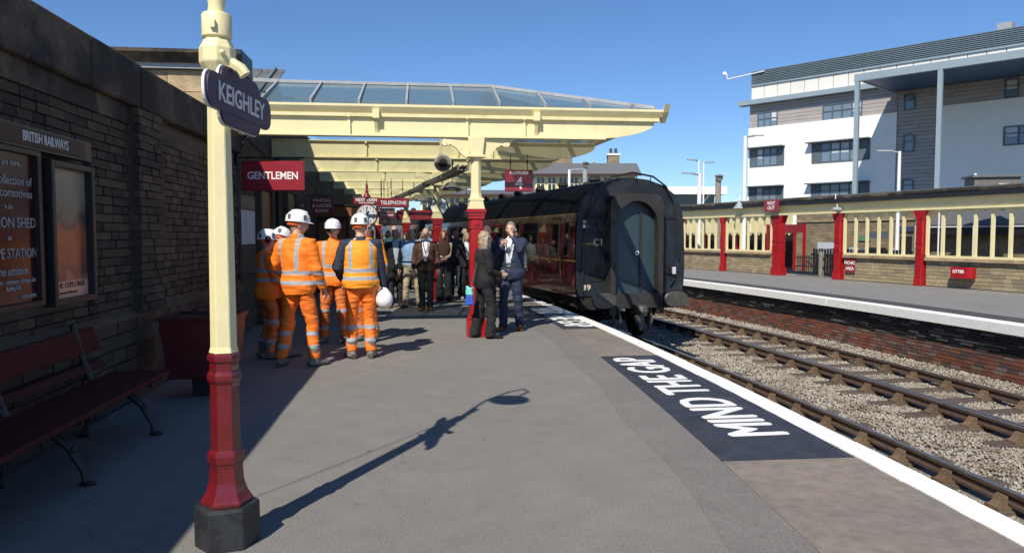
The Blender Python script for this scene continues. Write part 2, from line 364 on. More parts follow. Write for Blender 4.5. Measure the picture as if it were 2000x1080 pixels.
# ------------------------------------------------------------------ curve of the line
CX, CY, RC = -106.73, 7.0, 110.0
def arc(off, s):   # s = distance along the platform edge from Y=7
    t = s / RC
    return Vector((CX + (RC + off) * math.cos(t), CY + (RC + off) * math.sin(t), 0))
def tang(s): t = s / RC; return Vector((-math.sin(t), math.cos(t), 0))
def norm(s): t = s / RC; return Vector((math.cos(t), math.sin(t), 0))
def strip(mb, o0, o1, s0, s1, z0, z1, step=1.0):   # solid strip between two offsets (functions or numbers)
    n = max(1, int(math.ceil((s1 - s0) / step)))
    f0 = o0 if callable(o0) else (lambda s: o0); f1 = o1 if callable(o1) else (lambda s: o1)
    vs = []; fs = []
    for i in range(n + 1):
        s = s0 + (s1 - s0) * i / n
        a, b = arc(f0(s), s), arc(f1(s), s)
        vs += [(a.x, a.y, z0), (b.x, b.y, z0), (b.x, b.y, z1), (a.x, a.y, z1)]
    for i in range(n):
        k = i * 4; j = k + 4
        fs += [(k + 3, k + 2, j + 2, j + 3), (k + 1, k + 2, j + 2, j + 1)[::-1], (k, k + 3, j + 3, j)[::-1], (k, k + 1, j + 1, j)[::-1]]
    fs += [(0, 1, 2, 3), (n * 4 + 3, n * 4 + 2, n * 4 + 1, n * 4)]
    return mb.add(vs, fs)
ZR = -.85      # rail top
ZB = -1.068    # ballast level
OFF_A0, OFF_A, OFF_B, OFF_C, OFF_P3 = .80, 2.31, 4.30, 5.805, 7.13

# ------------------------------------------------------------------ the setting
def struct(o): o['kind'] = 'structure'; return o
g = MB(); g.add([(-900, -300, -1.4), (900, -300, -1.4), (900, 1500, -1.4), (-900, 1500, -1.4)], [(0, 1, 2, 3)])
struct(g.build('ground', M('ground_earth', (.12, .11, .085), .95, .3, .05)))
mb = MB(); strip(mb, .02, OFF_P3 + .5, -14, 75, -1.3, ZB, 2)
trackbed = struct(mb.build('trackbed', MT['ballastbed']))
# platform body
mb = MB()
n = 60; vs = []; fs = []
for i in range(n + 1):
    s = -14 + 84 * i / n; e = arc(-.02, s)
    vs += [(-9, e.y, 0), (e.x, e.y, 0), (e.x, e.y, -1.3)]
for i in range(n):
    k = 3 * i; fs += [(k, k + 1, k + 4, k + 3), (k + 1, k + 2, k + 5, k + 4)]
mb.add(vs, fs)
platform = struct(mb.build('platform', MT['asphalt']))
def inner(s):   # inner edge of the concrete band, as offset from the platform edge
    return -(1.24 - .047 * (min(s, 6) + 3.5)) if s < 6 else -.79 + .004 * (s - 6)
mb = MB(); strip(mb, lambda s: inner(s) - .42 + .03 * math.sin(s * 2.1), lambda s: inner(s), -14, 11, -.05, .003, .5)
mb.build('tarmac_strip', MT['asphalt2'], platform)
# concrete edge slabs; two of them painted dark under the lettering
cuts = [-14, -9, -5.2, -2.05, .3, 2.55, 4.0, 5.4, 7.4, 9.6, 11.5, 13.5, 16, 19, 22, 26, 30, 36, 44, 55]
for a, b in zip(cuts[:-1], cuts[1:]):
    mb = MB(); strip(mb, inner, -.17, a + .006, b - .006, -.08, .007, .5)
    dark = (a >= -2.06 and b <= 2.56) or (a >= 5.39 and b <= 9.7)
    mb.build('edge_slab', MT['darkpanel'] if dark else MT['slab'], platform)
s = -9.0
while s < 40:
    L = random.uniform(.88, 1.0); jz = random.uniform(-.003, .003); jo = random.uniform(-.006, .006)
    mb = MB(); strip(mb, lambda q: -.18 + jo + .010 * noise.noise((q * 4, 0, 0)), .03 + jo, s + .003, s + L - .003, -.1, .013 + jz, .22); mb.build('white_edge_stone', MT['white'], platform); s += L
mb = MB(); strip(mb, -.18, .03, 40, 70, -.1, .012, 1); mb.build('white_edge_stone', MT['white'], platform)
# black manhole patch near the column
mb = MB(); mb.box(-.0, .62, 11.1, 11.38, -.02, .004); mb.build('cover_plate', MT['slab'], platform)
def ground_words(s_mid, off, flip, L, mat):
    p = arc(off, s_mid); ang = math.atan2(tang(s_mid).y, tang(s_mid).x)
    o = text('MIND THE GAP', .70, (p.x, p.y, .0105), (0, 0, ang + (math.pi if flip else 0)), mat, platform, 'painted_words', bold=.0, ext=.0012, width=L)
    bm = bmesh.new(); bm.from_mesh(o.data); src = bm.copy()
    for k, (dx, dy) in enumerate(((-.018, 0), (.018, 0), (0, .012), (0, -.012))):      # brush-thick strokes
        me = bpy.data.meshes.new('t'); src.to_mesh(me)
        for v in me.vertices: v.co.x += dx; v.co.y += dy; v.co.z += .0006 * (k + 1)
        bm.from_mesh(me); bpy.data.meshes.remove(me)
    bm.to_mesh(o.data); bm.free(); src.free(); return o
ground_words(.45, -.60, False, 3.75, MT['letter'])
ground_words(7.35, -.46, True, 3.3, MT['letter'])

# ------------------------------------------------------------------ railway tracks
def rail_mesh(mb, off, s0, s1, head=True):
    prof = [(-.035, 0), (.035, 0), (.035, -.035), (.012, -.05), (.012, -.10), (.035, -.115), (.035, -.145), (-.035, -.145), (-.035, -.115), (-.012, -.10), (-.012, -.05), (-.035, -.035)]
    n = int((s1 - s0) / .8); k = len(prof); vs = []; fs = []
    for i in range(n + 1):
        s = s0 + (s1 - s0) * i / n
        for px, pz in prof:
            p = arc(off + px, s); vs.append((p.x, p.y, ZR + pz))
    for i in range(n):
        for j in range(k):
            j2 = (j + 1) % k; fs.append((i * k + j, i * k + j2, (i + 1) * k + j2, (i + 1) * k + j))
            mb.mi.append(1 if j == 0 else 0)
    N = len(mb.v); mb.v += vs; mb.f += [tuple(a + N for a in f) for f in fs]
def make_track(label, o0, o1, s0, s1, check=None):
    t = empty('railway_track', (0, 0, 0), 0, label, 'railway track')
    for off in (o0, o1) + ((check,) if check else ()):
        mb = MB(); rail_mesh(mb, off, s0, s1)
        mb.build('rail' if off != check else 'check_rail', [MT['rail'], MT['railtop']], t, fix=False)
    sl = MB().box(-1.3, 1.3, -.125, .125, -.13, 0).build('sleeper', MT['sleeper'], t, bevel=.01)
    ch = MB()
    ch.box(-.17, .17, -.09, .09, 0, .03); ch.prism([(-.16, .03), (-.05, .03), (-.045, .13), (-.075, .135), (-.11, .07)], 1, -.06, .06)
    ch.prism([(.16, .03), (.11, .07), (.075, .135), (.045, .13), (.05, .03)], 1, -.06, .06)
    c0 = ch.build('rail_chair', MT['chair'], t)
    first = True; s = s0 + .4; oc = (o0 + o1) / 2
    while s < s1 - .2:
        th = s / RC; j = random.uniform(-.03, .03)
        o = sl if first else sl.copy()
        if not first: COL.objects.link(o)
        p = arc(oc + random.uniform(-.06, .06), s + j); o.location = (p.x, p.y, ZR - .175); o.rotation_euler = (0, 0, th + random.uniform(-.012, .012)); o.parent = t
        for off in (o0, o1):
            c = c0 if (first and off == o0) else c0.copy()
            if not (first and off == o0): COL.objects.link(c)
            p = arc(off, s + j); c.location = (p.x, p.y, ZR - .175); c.rotation_euler = (0, 0, th); c.parent = t
            if check and off == o0: c.scale = (1.25, 1, 1)
        first = False; s += .76
    return t
make_track('rusty bullhead railway track that the maroon coach stands on', OFF_A0, OFF_A, -4, 52)
make_track('railway track with a check rail beside the red brick platform face', OFF_B, OFF_C, -2, 60, OFF_B + .1)
# ballast stones
def ballast():
    oct_v = np.array([(1, 0, 0), (0, 1, 0), (-1, 0, 0), (0, -1, 0), (0, 0, 1), (0, 0, -1)], float)
    oct_f = np.array([(0, 1, 4), (1, 2, 4), (2, 3, 4), (3, 0, 4), (1, 0, 5), (2, 1, 5), (3, 2, 5), (0, 3, 5)])
    P = []
    rng = np.random.default_rng(3)
    for s0, s1, dens, size in ((-3, 6, 640, .022), (6, 14, 460, .025), (14, 26, 160, .037), (26, 45, 50, .052)):
        N = int((s1 - s0) * 7.0 * dens); s = rng.uniform(s0, s1, N); off = rng.uniform(.1, OFF_P3 - .02, N)
        # fewer stones on the sleepers
        keep = np.ones(N, bool)
        ph = ((s + 3.6) % .76); onsl = (ph < .12) | (ph > .64)
        ph2 = ((s + 1.6) % .76); onsl2 = (ph2 < .12) | (ph2 > .64)
        in1 = (off > OFF_A0 - .5) & (off < OFF_A + .5); in2 = (off > OFF_B - .45) & (off < OFF_C + .5)
        keep &= ~(onsl & in1 & (rng.random(N) < .93)); keep &= ~(onsl2 & in2 & (rng.random(N) < .93))
        for o_ in (OFF_A0, OFF_A, OFF_B, OFF_B + .1, OFF_C): keep &= abs(off - o_) > .07
        s, off = s[keep], off[keep]; N = len(s)
        t = s / RC; x = CX + (RC + off) * np.cos(t); y = CY + (RC + off) * np.sin(t)
        hump = .03 * np.exp(-((off - (OFF_A + OFF_B) / 2) / .5) ** 2) + .05 * np.clip((off - OFF_C - .35) / .8, 0, 1)
        z = ZB + rng.uniform(-.012, .018, N) + hump
        P.append(np.column_stack([x, y, z, size * rng.uniform(.6, 1.35, N)]))
    P = np.vstack(P); N = len(P)
    v = oct_v[None] * P[:, 3, None, None] * np.random.uniform(.6, 1.25, (N, 6, 3))
    ang = np.random.uniform(0, 6.28, N); c, sn = np.cos(ang), np.sin(ang)
    tl = np.random.uniform(-.6, .6, N); ct, st = np.cos(tl), np.sin(tl)
    x = v[..., 0] * c[:, None] - v[..., 1] * sn[:, None]; y = v[..., 0] * sn[:, None] + v[..., 1] * c[:, None]; z = v[..., 2]
    x, z = x * ct[:, None] - z * st[:, None], x * st[:, None] + z * ct[:, None]
    co = np.stack([x + P[:, None, 0], y + P[:, None, 1], z + P[:, None, 2]], -1).reshape(-1, 3)
    f = (oct_f[None] + (np.arange(N) * 6)[:, None, None]).reshape(-1, 3)
    me = bpy.data.meshes.new('ballast'); me.vertices.add(len(co)); me.vertices.foreach_set('co', co.ravel())
    me.loops.add(f.size); me.loops.foreach_set('vertex_index', f.ravel().astype(np.int32)); me.polygons.add(len(f))
    me.polygons.foreach_set('loop_start', np.arange(0, f.size, 3, dtype=np.int32)); me.update(calc_edges=True); me.validate()
    me.materials.append(MT['ballast'])
    o = bpy.data.objects.new('ballast', me); COL.objects.link(o)
    tag(o, 'pale grey loose track ballast between the rails', 'ballast', kind='stuff')
ballast()
# ------------------------------------------------------------------ opposite platform
A3, B3 = Vector((16.34, 18.62, 0)), Vector((12.56, 34.06, 0))
U3 = (B3 - A3).normalized(); N3 = Vector((-U3.y, U3.x, 0))
if N3.x > 0: N3 = -N3          # towards the tracks
def p3(u, out=0, z=0): p = A3 + U3 * u + N3 * out; return Vector((p.x, p.y, z))
mb = MB(); vs = []; fs = []
for i in range(41):
    s = -6 + i * 1.5; e = arc(OFF_P3 + .3, s); u = (e - A3).dot(U3); bk = p3(u, -3.2)
    vs += [(e.x, e.y, 0), (bk.x, bk.y, 0), (e.x, e.y, -1.3)]
for i in range(40):
    k = 3 * i; fs += [(k, k + 1, k + 4, k + 3), (k, k + 3, k + 5, k + 2)]
mb.add(vs, fs); plat3 = struct(mb.build('platform_opposite', MT['asphalt3']))
mb = MB(); strip(mb, OFF_P3 + .42, OFF_P3 + 1.15, -6, 52, -.05, .004, 1); mb.build('tarmac_strip', MT['darktar'], plat3)
s = -4.0
while s < 40:
    L = random.uniform(.85, 1.0)
    mb = MB(); strip(mb, OFF_P3 - .07 + random.uniform(-.006, .006), OFF_P3 + .42, s + .006, s + L - .006, -.14, .012, .5)
    mb.build('coping_stone', MT['white'], plat3, bevel=.012); s += L
mb = MB(); strip(mb, OFF_P3 - .07, OFF_P3 + .42, 40, 60, -.14, .012, 1); mb.build('coping_edge', MT['white'], plat3)
# face of that platform: tarred corbel courses over red brick
face3 = empty('platform_face_wall', (0, 0, 0), 0, 'platform face of red brick with black tarred courses under the white coping', 'wall')
def arc_bricks(parent, off, s0, s1, z0, z1, ch, bl, mats, limit, step_out=0, depth=.1):
    nrow = round((z1 - z0) / ch); hh = (z1 - z0) / nrow; items = []
    for r in range(nrow):
        s = s0 - random.uniform(0, bl)
        while s < s1:
            items.append((s + bl / 2, z0 + (r + .5) * hh, r)); s += bl
    items.sort(key=lambda t: t[0]); rest = {}
    for i, (s, z, r) in enumerate(items):
        m = random.choice(mats); c = arc(off - step_out * r + depth / 2 + random.uniform(-.006, .006), s); c.z = z
        l = (bl - .012) * (RC + off) / RC
        if i < limit:
            o = bpy.data.objects.new('brick', brick_mesh(m)); COL.objects.link(o); o.parent = parent
            o.location = c; o.rotation_euler = (0, 0, s / RC + math.pi / 2); o.scale = (l, depth, hh - .012)
        else: rest.setdefault(m, []).append((c, s, l, hh - .012))
    if rest:
        mb = MB(); ms = list(rest)
        for k, m in enumerate(ms):
            mb.cur = k
            for c, s, l, h in rest[m]: mb.obox(c, tang(s), norm(s), (0, 0, 1), l / 2, depth / 2, h / 2)
        mb.build('brickwork', ms, parent)['kind'] = 'stuff'
arc_bricks(face3, OFF_P3 + .13, 1.5, 28, -1.1, -.58, .075, .235, REDB, 150)
arc_bricks(face3, OFF_P3 + .12, 1.5, 28, -.58, -.14, .063, .30, BLKB, 150, step_out=.022)
mb = MB(); strip(mb, OFF_P3 + .165, OFF_P3 + .4, -5, 60, -1.3, -.57, 1); mb.build('mortar_backing', MT['mortar3'], face3)
mb = MB(); strip(mb, OFF_P3 + .15, OFF_P3 + .4, -5, 60, -.57, -.145, 1); mb.build('tarred_backing', MT['blackmat'], face3)

# screen wall along the back of that platform
scr = empty('screen_wall', (0, 0, 0), 0, 'stone dado with cream arcaded glazing frame and long cream beam across the tracks', 'wall')
GATE = (6.95, 9.4)
def dado(u0, u1, lim):
    brick_wall(scr, p3(u0), U3, N3, u1 - u0, .02, .80, .105, .34, P3M, depth=.12, gap=.012, limit=lim, name='stone_block')
    mb = MB(); a, b = p3(u0, -.06, .40), p3(u1, -.06, .40); mb.bar(a, b, .10, .8, (0, 0, 1)); mb.build('mortar_core', MT['mortar3'], scr)
    mb = MB(); mb.bar(p3(u0, -.03, .85), p3(u1, -.03, .85), .3, .11); mb.build('sill_stone', MT['stone_lt'], scr, bevel=.012)
dado(-5, 3.1, 130); dado(3.45, 6.45, 90); dado(10.25, 13.2, 60); dado(13.5, 22, 20)
def arcade(u0, u1, n):
    w_ = (u1 - u0) / n; z0, z1 = .905, 2.36
    mb = MB(); mb.bar(p3(u0, 0, z0 + .03), p3(u1, 0, z0 + .03), .12, .07); mb.build('frame_sill', MT['cream'], scr)
    for i in range(n + 1):
        u = u0 + i * w_
        mb = MB(); mb.bar(p3(u, 0, z0 + .066), p3(u, 0, z1 - .005), .075, .085, up=U3); mb.build('mullion', MT['cream'], scr)
    for i in range(n):
        a, b = u0 + i * w_ + .038, u0 + (i + 1) * w_ - .038; c = (a + b) / 2; r = (b - a) / 2; zs = z1 - .02 - r * 1.05
        vs = []; fs = []; K = 10
        for k in range(K + 1):
            t = math.pi * (1 - k / K); uu = c + r * math.cos(t); zz = zs + r * math.sin(t)
            for oo in (.03, -.03):
                vs += [p3(uu, oo, zz), p3(uu, oo, z1 - .01)]
        for k in range(K):
            q = k * 4; fs += [(q, q + 1, q + 5, q + 4), (q + 2, q + 6, q + 7, q + 3), (q, q + 4, q + 6, q + 2)]
        mb = MB(); mb.add(vs, fs); mb.build('arch_head', MT['cream'], scr)
arcade(-4.9, 3.08, 15); arcade(3.48, 6.45, 6); arcade(10.3, 13.2, 6); arcade(13.52, 16.5, 6); arcade(16.8, 19.8, 6)
mb = MB(); mb.bar(p3(-6, .02, 2.53), p3(24, .02, 2.53), .16, .33); mb.build('beam', MT['cream'], scr)
mb = MB(); mb.bar(p3(-6, .09, 2.40), p3(24, .09, 2.40), .12, .06); mb.bar(p3(-6, .11, 2.71), p3(24, .11, 2.71), .2, .04); mb.build('beam_moulding', MT['cream'], scr)
mb = MB(); mb.bar(p3(-6, .22, 2.80), p3(24, .22, 2.80), .16, .13); mb.build('gutter', MT['black'], scr)
u = -6.0
while u < 24:      # capping stones / slates at the edge
    L = random.uniform(.5, .8); z = 2.93 + random.uniform(-.012, .012)
    mb = MB(); mb.bar(p3(u + .004, -.05, z), p3(u + L - .004, -.05, z), .55, .1); mb.build('roof_stone', MT['copingst'], scr, bevel=.01); u += L
mb = MB(); mb.bar(p3(-6, -1.0, 3.02), p3(24, -1.0, 3.02), 1.5, .06); mb.build('roof', MT['slate'], scr)
for i, (u, wd, lab) in enumerate(((3.27, .22, 'slim red iron column beside the litter box on the stone dado'), (6.68, .26, 'red iron column between the gate and the picnic area sign'), (9.85, .46, 'broad red iron column under the way out sign'), (13.36, .2, 'slim red iron column beyond the way out sign'), (16.65, .24, 'farthest red iron column of the cream screen beside the coach roof'), (-5.2, .26, 'red iron column at the near end of the cream screen'))):
    c = empty('iron_column', p3(u, .02), math.atan2(U3.y, U3.x), lab, 'column', 'red columns of the opposite screen')
    h = wd / 2
    mb = MB(); mb.box(-h * 1.22, h * 1.22, -.17, .17, 0, .26); mb.box(-h * 1.1, h * 1.1, -.15, .15, .262, .34); mb.build('plinth', MT['bright'], c, bevel=.012)
    mb = MB(); mb.box(-h, h, -.13, .13, .342, 2.08); mb.build('shaft', MT['bright'], c, bevel=.01)
    mb = MB(); mb.box(-h * 1.08, h * 1.08, -.145, .145, 1.0, 1.05); mb.box(-h * 1.08, h * 1.08, -.145, .145, 1.32, 1.36); mb.lathe([(.07, -.02), (.085, .012), (.04, .02)], (0, .13 if N3.dot(Vector((-U3.y, U3.x, 0))) > 0 else -.13, 1.18), 14, 'Y'); mb.build('collar', MT['bright'], c)
    mb = MB(); mb.prism([(-h, 2.082), (h, 2.082), (h + .12, 2.36), (-h - .12, 2.36)], 1, -.14, .14); mb.build('capital', MT['bright'], c)
def board(name, label, cat, pts_u, z0, z1, out, words, size, mat=None, group=None):
    u0, u1 = pts_u; c = empty(name, p3((u0 + u1) / 2, out, (z0 + z1) / 2), math.atan2(-U3.y, -U3.x), label, cat, group)
    hw, hh = abs(u1 - u0) / 2, (z1 - z0) / 2
    MB().box(-hw, hw, -.015, .015, -hh, hh).build('panel', mat or MT['signred'], c, bevel=.012)
    for k, wd in enumerate(words):
        zz = hh * (1 - (2 * k + 1) / len(words)) * .8
        text(wd, size, (0, -.018, zz), FACE_CAM, MT['letter'], c, 'lettering', bold=.004)
    return c
board('hanging_sign', 'small crimson way out sign on the cream beam', 'sign', (10.35, 9.5), 2.52, 2.98, .35, ['WAY', 'OUT'], .2)
board('wall_sign', 'crimson picnic area sign on the stone dado', 'sign', (6.35, 5.9), .28, .76, .06, ['PICNIC', 'AREA'], .15)
lb = empty('litter_bin', p3(1.7, .04, .32), math.atan2(-U3.y, -U3.x), 'red litter box hung on the stone dado', 'litter bin')
mb = MB(); mb.prism([(-.33, -.02), (.33, -.02), (.33, -.2), (.2, -.26), (-.33, -.26)], 2, 0, .33); mb.build('bin_body', MT['bright'], lb, bevel=.015)
mb = MB(); mb.prism([(-.31, 0), (.31, 0), (.31, -.19), (.19, -.24), (-.31, -.24)], 2, .332, .345); mb.build('bin_opening', MT['blackmat'], lb)
text('LITTER', .12, (-.06, -.263, .2), FACE_CAM, MT['letter'], lb, bold=.006)
# gate and iron railings between the columns
gt = empty('iron_gate', p3(8.2, -.6), math.atan2(U3.y, U3.x), 'dark iron gate and railings between the two red columns', 'gate')
for i in range(22): MB().box(-1.28 + i * .12, -1.255 + i * .12, -.012, .012, .05, .82).build('baluster', MT['black'], gt)
mb = MB(); mb.box(-1.35, 1.35, -.02, .02, .70, .74); mb.build('top_rail', MT['black'], gt)
mb = MB(); mb.box(-1.35, 1.35, -.03, .03, .36, .40); mb.build('middle_rail', MT['black'], gt)
for x0, x1 in ((-.1, .75), (-1.2, -.4)):
    mb = MB(); mb.bar((x0, .04, .08), (x1, .04, .62), .03, .03); mb.build('brace', MT['black'], gt)
mb = MB(); mb.box(-.08, .08, -.06, .06, 0, .95); mb.build('gate_post', MT['greywood'], gt, bevel=.01)
# pale fence slats behind the gate
fn = empty('picket_fence', p3(8.2, -2.6), math.atan2(U3.y, U3.x), 'pale weathered picket fence behind the iron gate', 'fence')
for i in range(34): MB().box(-2.6 + i * .155, -2.49 + i * .155, -.01, .01, .0, random.uniform(1.0, 1.06)).build('picket', MT['greywood'], fn)
MB().box(-2.7, 2.7, .012, .05, .25, .32).build('rail', MT['greywood'], fn); MB().box(-2.7, 2.7, .012, .05, .75, .82).build('rail', MT['greywood'], fn)
# camera and loudspeaker on the beam
cm = empty('security_camera', p3(6.6, .25, 2.5), 0, 'white security camera bracketed above the red column', 'camera')
mb = MB(); mb.tube([(0, .1, .55), (0, .1, .3), (0, 0, .22), (0, -.02, .05)], .02); mb.build('bracket', MT['whitepole'], cm)
mb = MB(); mb.lathe([(.06, -.2), (.075, -.12), (.075, .12), (.04, .2)], (0, -.05, 0), 12, 'X'); mb.build('housing', MT['grey'], cm, smooth=True)
ls = empty('loudspeaker', p3(12.0, .3, 2.85), 0, 'grey bell loudspeaker on the cream beam beside the coach', 'loudspeaker')
mb = MB(); mb.lathe([(.05, .2), (.08, .1), (.24, -.12), (.26, -.14)], (0, 0, 0), 14); mb.build('bell', MT['grey'], ls, smooth=True)
mb = MB(); mb.tube([(0, 0, .2), (0, 0, .42), (0, .25, .42)], .02); mb.build('bracket', MT['whitepole'], ls)

# ------------------------------------------------------------------ stone wall on the left
WX = -2.85
lw = empty('stone_wall', (WX, 4, 0), 0, 'old brown stone wall with dark coping slabs behind the bench', 'wall')
lw.location = (0, 0, 0)
Y0, Y1 = 1.0, 11.88
MB().box(WX - .6, WX - .045, Y0, Y1, 0, 2.85).build('mortar_core', MT['brickbase'], lw)
brick_wall(lw, (WX, 4.6, 0), (0, 1, 0), (1, 0, 0), Y1 - 4.6, .84, 2.66, .079, .21, WALLM, depth=.07, gap=.011, limit=210, rough=.01, skip=lambda u, z: 1.02 < z < 2.36 and 4.6 + u < 6.68 and 4.6 + u > 3)
brick_wall(lw, (WX + .05, 4.6, 0), (0, 1, 0), (1, 0, 0), Y1 - 4.6, .02, .82, .135, .34, WALLM[:5], depth=.09, gap=.013, limit=90, name='stone_block', rough=.01)
mb = MB(); mb.prism([(WX - .3, .80), (WX + .07, .80), (WX + .07, .83), (WX + .005, .875), (WX - .3, .875)], 1, Y0, Y1); mb.build('plinth_course', WALLM[0], lw)
mb = MB(); mb.box(WX - .5, WX + .03, Y0, 8.3, 2.665, 2.835); mb.build('string_course', MT['copingst'], lw)
y = Y0
for L in (1.6, 1.25, 1.2, 1.62, 1.1, .82, 1.25, 1.05, .99):
    mb = MB(); mb.box(WX - .62, WX + .10, y + .006, y + L - .006, 2.84, 3.26 + random.uniform(-.01, .01)); mb.build('coping_stone', MT['copingst'], lw, bevel=.015); y += L
# pilaster with brick quoins
mb = MB(); mb.box(WX - .05, WX + .06, 7.66, 8.32, 0, 2.835); mb.build('pilaster_core', MT['brickbase'], lw)
brick_wall(lw, (WX + .1, 7.64, 0), (0, 1, 0), (1, 0, 0), .7, .85, 2.83, .079, .23, WALLM, depth=.07, gap=.011, limit=80, rough=.012, order=None)

# notice board and poster frame on that wall
PX = WX + .03
nb = empty('notice_board', (PX, 5.78, 0), 0, 'large dark framed notice board with white lettering on maroon', 'notice board')
mb = MB(); mb.box(0, .06, -2.2, .03, 1.09, 1.125); mb.box(0, .06, -2.2, .03, 2.165, 2.2); mb.box(0, .06, -.02, .03, 1.125, 2.165); mb.build('frame', MT['black'], nb)
MB().box(0, .025, -2.2, -.02, 1.125, 2.165).build('panel', M('notice_maroon', (.045, .007, .011), .2, .2, 2, spec=.35), nb)
MB().box(0, .07, -2.2, .84, 2.203, 2.36).build('header_frame', MT['black'], nb)
MB().box(.071, .078, -2.2, .70, 2.225, 2.34).build('header_panel', M('header_brown', (.05, .02, .01), .6, .35, 4), nb)
SIDE = (R(90), 0, R(90))       # text on a face that looks to +X
for body, sz, z, wd, yy in (('now you are here...', .06, 2.09, .5, -.42), ('Visit the collection of', .085, 1.97, .80, -.45), ('Steam Locomotives', .085, 1.885, .80, -.45), ('in the', .05, 1.79, .10, -.36), ('EXHIBITION SHED', .10, 1.68, .85, -.44), ('at', .05, 1.58, .05, -.36), ('OXENHOPE STATION', .095, 1.47, .92, -.47), ('free admission', .085, 1.35, .38, -.33), ('with a valid train ticket - entrance through the', .045, 1.28, .85, -.46), ('Booking Hall', .045, 1.235, .18, -.34), ('at your service', .05, 1.17, .2, -.14)):
    text(body, sz, (.028, yy, z), SIDE, MT['letterdim'], nb, bold=.001, width=wd)
text('BRITISH RAILWAYS', .10, (.08, .08, 2.283), SIDE, MT['lettergrey'], nb, bold=.001, width=.66)
em = MB(); pts = [(-.16, -.035), (-.1, -.035), (-.09, -.06), (.09, -.06), (.1, -.035), (.16, -.035), (.16, .035), (.1, .035), (.09, .06), (-.09, .06), (-.1, .035), (-.16, .035)]
for a, b in zip(pts, pts[1:] + pts[:1]): em.bar((.028, -.72 + a[0], 1.16 + a[1]), (.028, -.72 + b[0], 1.16 + b[1]), .008, .004, up=(1, 0, 0))
em.build('emblem', MT['lettergrey'], nb); text('WORTH VALLEY', .05, (.028, -.72, 1.16), SIDE, MT['lettergrey'], nb, bold=.001, width=.26)
pf = empty('poster_frame', (PX, 6.26, 0), 0, 'tall black framed poster of a hazy orange picture', 'poster')
mb = MB(); mb.box(0, .09, -.36, -.31, 1.06, 2.16); mb.box(0, .09, .31, .36, 1.06, 2.16); mb.box(0, .09, -.31, .31, 1.06, 1.11); mb.box(0, .09, -.31, .31, 2.11, 2.16); mb.build('frame', MT['black'], pf, bevel=.006)
def poster_mat():
    m = bpy.data.materials.new('poster_print'); m.use_nodes = True; n = m.node_tree; b = n.nodes['Principled BSDF']; L = n.links.new
    tc = n.nodes.new('ShaderNodeTexCoord'); sp = n.nodes.new('ShaderNodeSeparateXYZ'); L(tc.outputs['Object'], sp.inputs[0])
    nz = n.nodes.new('ShaderNodeTexNoise'); nz.inputs['Scale'].default_value = 5; nz.inputs['Detail'].default_value = 7; L(tc.outputs['Object'], nz.inputs[0])
    ad = n.nodes.new('ShaderNodeMath'); ad.operation = 'MULTIPLY_ADD'; L(nz.outputs['Fac'], ad.inputs[0]); ad.inputs[1].default_value = .45; L(sp.outputs[2], ad.inputs[2])
    cr = n.nodes.new('ShaderNodeValToRGB'); e = cr.color_ramp.elements
    mr = n.nodes.new('ShaderNodeMapRange'); mr.inputs[1].default_value = 1.3; mr.inputs[2].default_value = 2.35; L(ad.outputs[0], mr.inputs[0]); L(mr.outputs[0], cr.inputs[0])
    e[0].position = 0; e[0].color = (.75, .42, .28, 1); e[1].position = 1; e[1].color = (.62, .55, .42, 1)
    for p, c in ((.12, (.78, .40, .26, 1)), (.2, (.18, .12, .13, 1)), (.33, (.5, .16, .09, 1)), (.5, (.72, .22, .10, 1)), (.58, (.16, .13, .11, 1)), (.7, (.42, .33, .22, 1))):
        q = e.new(p); q.color = c
    dk = n.nodes.new('ShaderNodeVectorMath'); dk.operation = 'SCALE'; dk.inputs['Scale'].default_value = .55; L(cr.outputs[0], dk.inputs[0]); L(dk.outputs[0], b.inputs['Base Color']); b.inputs['Roughness'].default_value = .3
    return m
MB().box(0, .03, -.31, .31, 1.24, 2.11).build('picture', poster_mat(), pf)
MB().box(0, .031, -.31, .31, 1.11, 1.238).build('caption_strip', M('caption_pink', (.68, .40, .28), .3, .08, 5), pf)
text('THE EXPLORER', .06, (.033, 0, 1.205), SIDE, MT['black'], pf, width=.5); text('Journey & Discover', .035, (.033, -.03, 1.15), SIDE, MT['black'], pf, width=.3)

# ------------------------------------------------------------------ lamp post with station name signs
lp = empty('lamp_post', (-1.03, 3.96, 0), 0, 'cream and crimson cast iron lamp post with station name signs', 'lamp post')
HEX = R(12)
def hexl(prof, name, mat, n=6, bevel=0, smooth=False):
    if name != 'base': prof = [(r_ * .89, z_) for r_, z_ in prof]
    return MB().lathe(prof, (0, 0, 0), n, 'Z', HEX).build(name, mat, lp, smooth=smooth, bevel=bevel)
hexl([(.163, -.02), (.163, .205), (.155, .215)], 'base', MT['blackbase'], bevel=.008)
hexl([(.146, .216), (.146, .235), (.136, .245), (.115, .28), (.098, .33), (.093, .40), (.096, .425), (.103, .43), (.105, .47), (.095, .49), (.084, .495), (.081, .84), (.088, .845), (.096, .86), (.096, .885), (.086, .9), (.082, .905), (.082, .95), (.093, .955), (.093, .985), (.085, .995)], 'red_stem', MT['red'], bevel=.003)
hexl([(.084, .996), (.074, 1.03), (.070, 1.6), (.062, 2.3), (.060, 2.335)], 'cream_shaft', MT['cream'], bevel=.004)
hexl([(.06, 2.33), (.066, 2.35), (.07, 2.37), (.062, 2.39), (.066, 2.41), (.1, 2.46), (.1, 2.53), (.075, 2.575), (.06, 2.585)], 'collar', MT['cream'], n=8, bevel=.004)
mb = MB(); mb.lathe([(.062, 2.58), (.073, 2.59), (.073, 2.695), (.067, 2.705)], (0, 0, 0), 16); mb.lathe([(.045, 2.7), (.04, 2.75), (.05, 2.8), (.05, 2.95), (.03, 3.0), (.028, 3.3)], (0, 0, 0), 12)
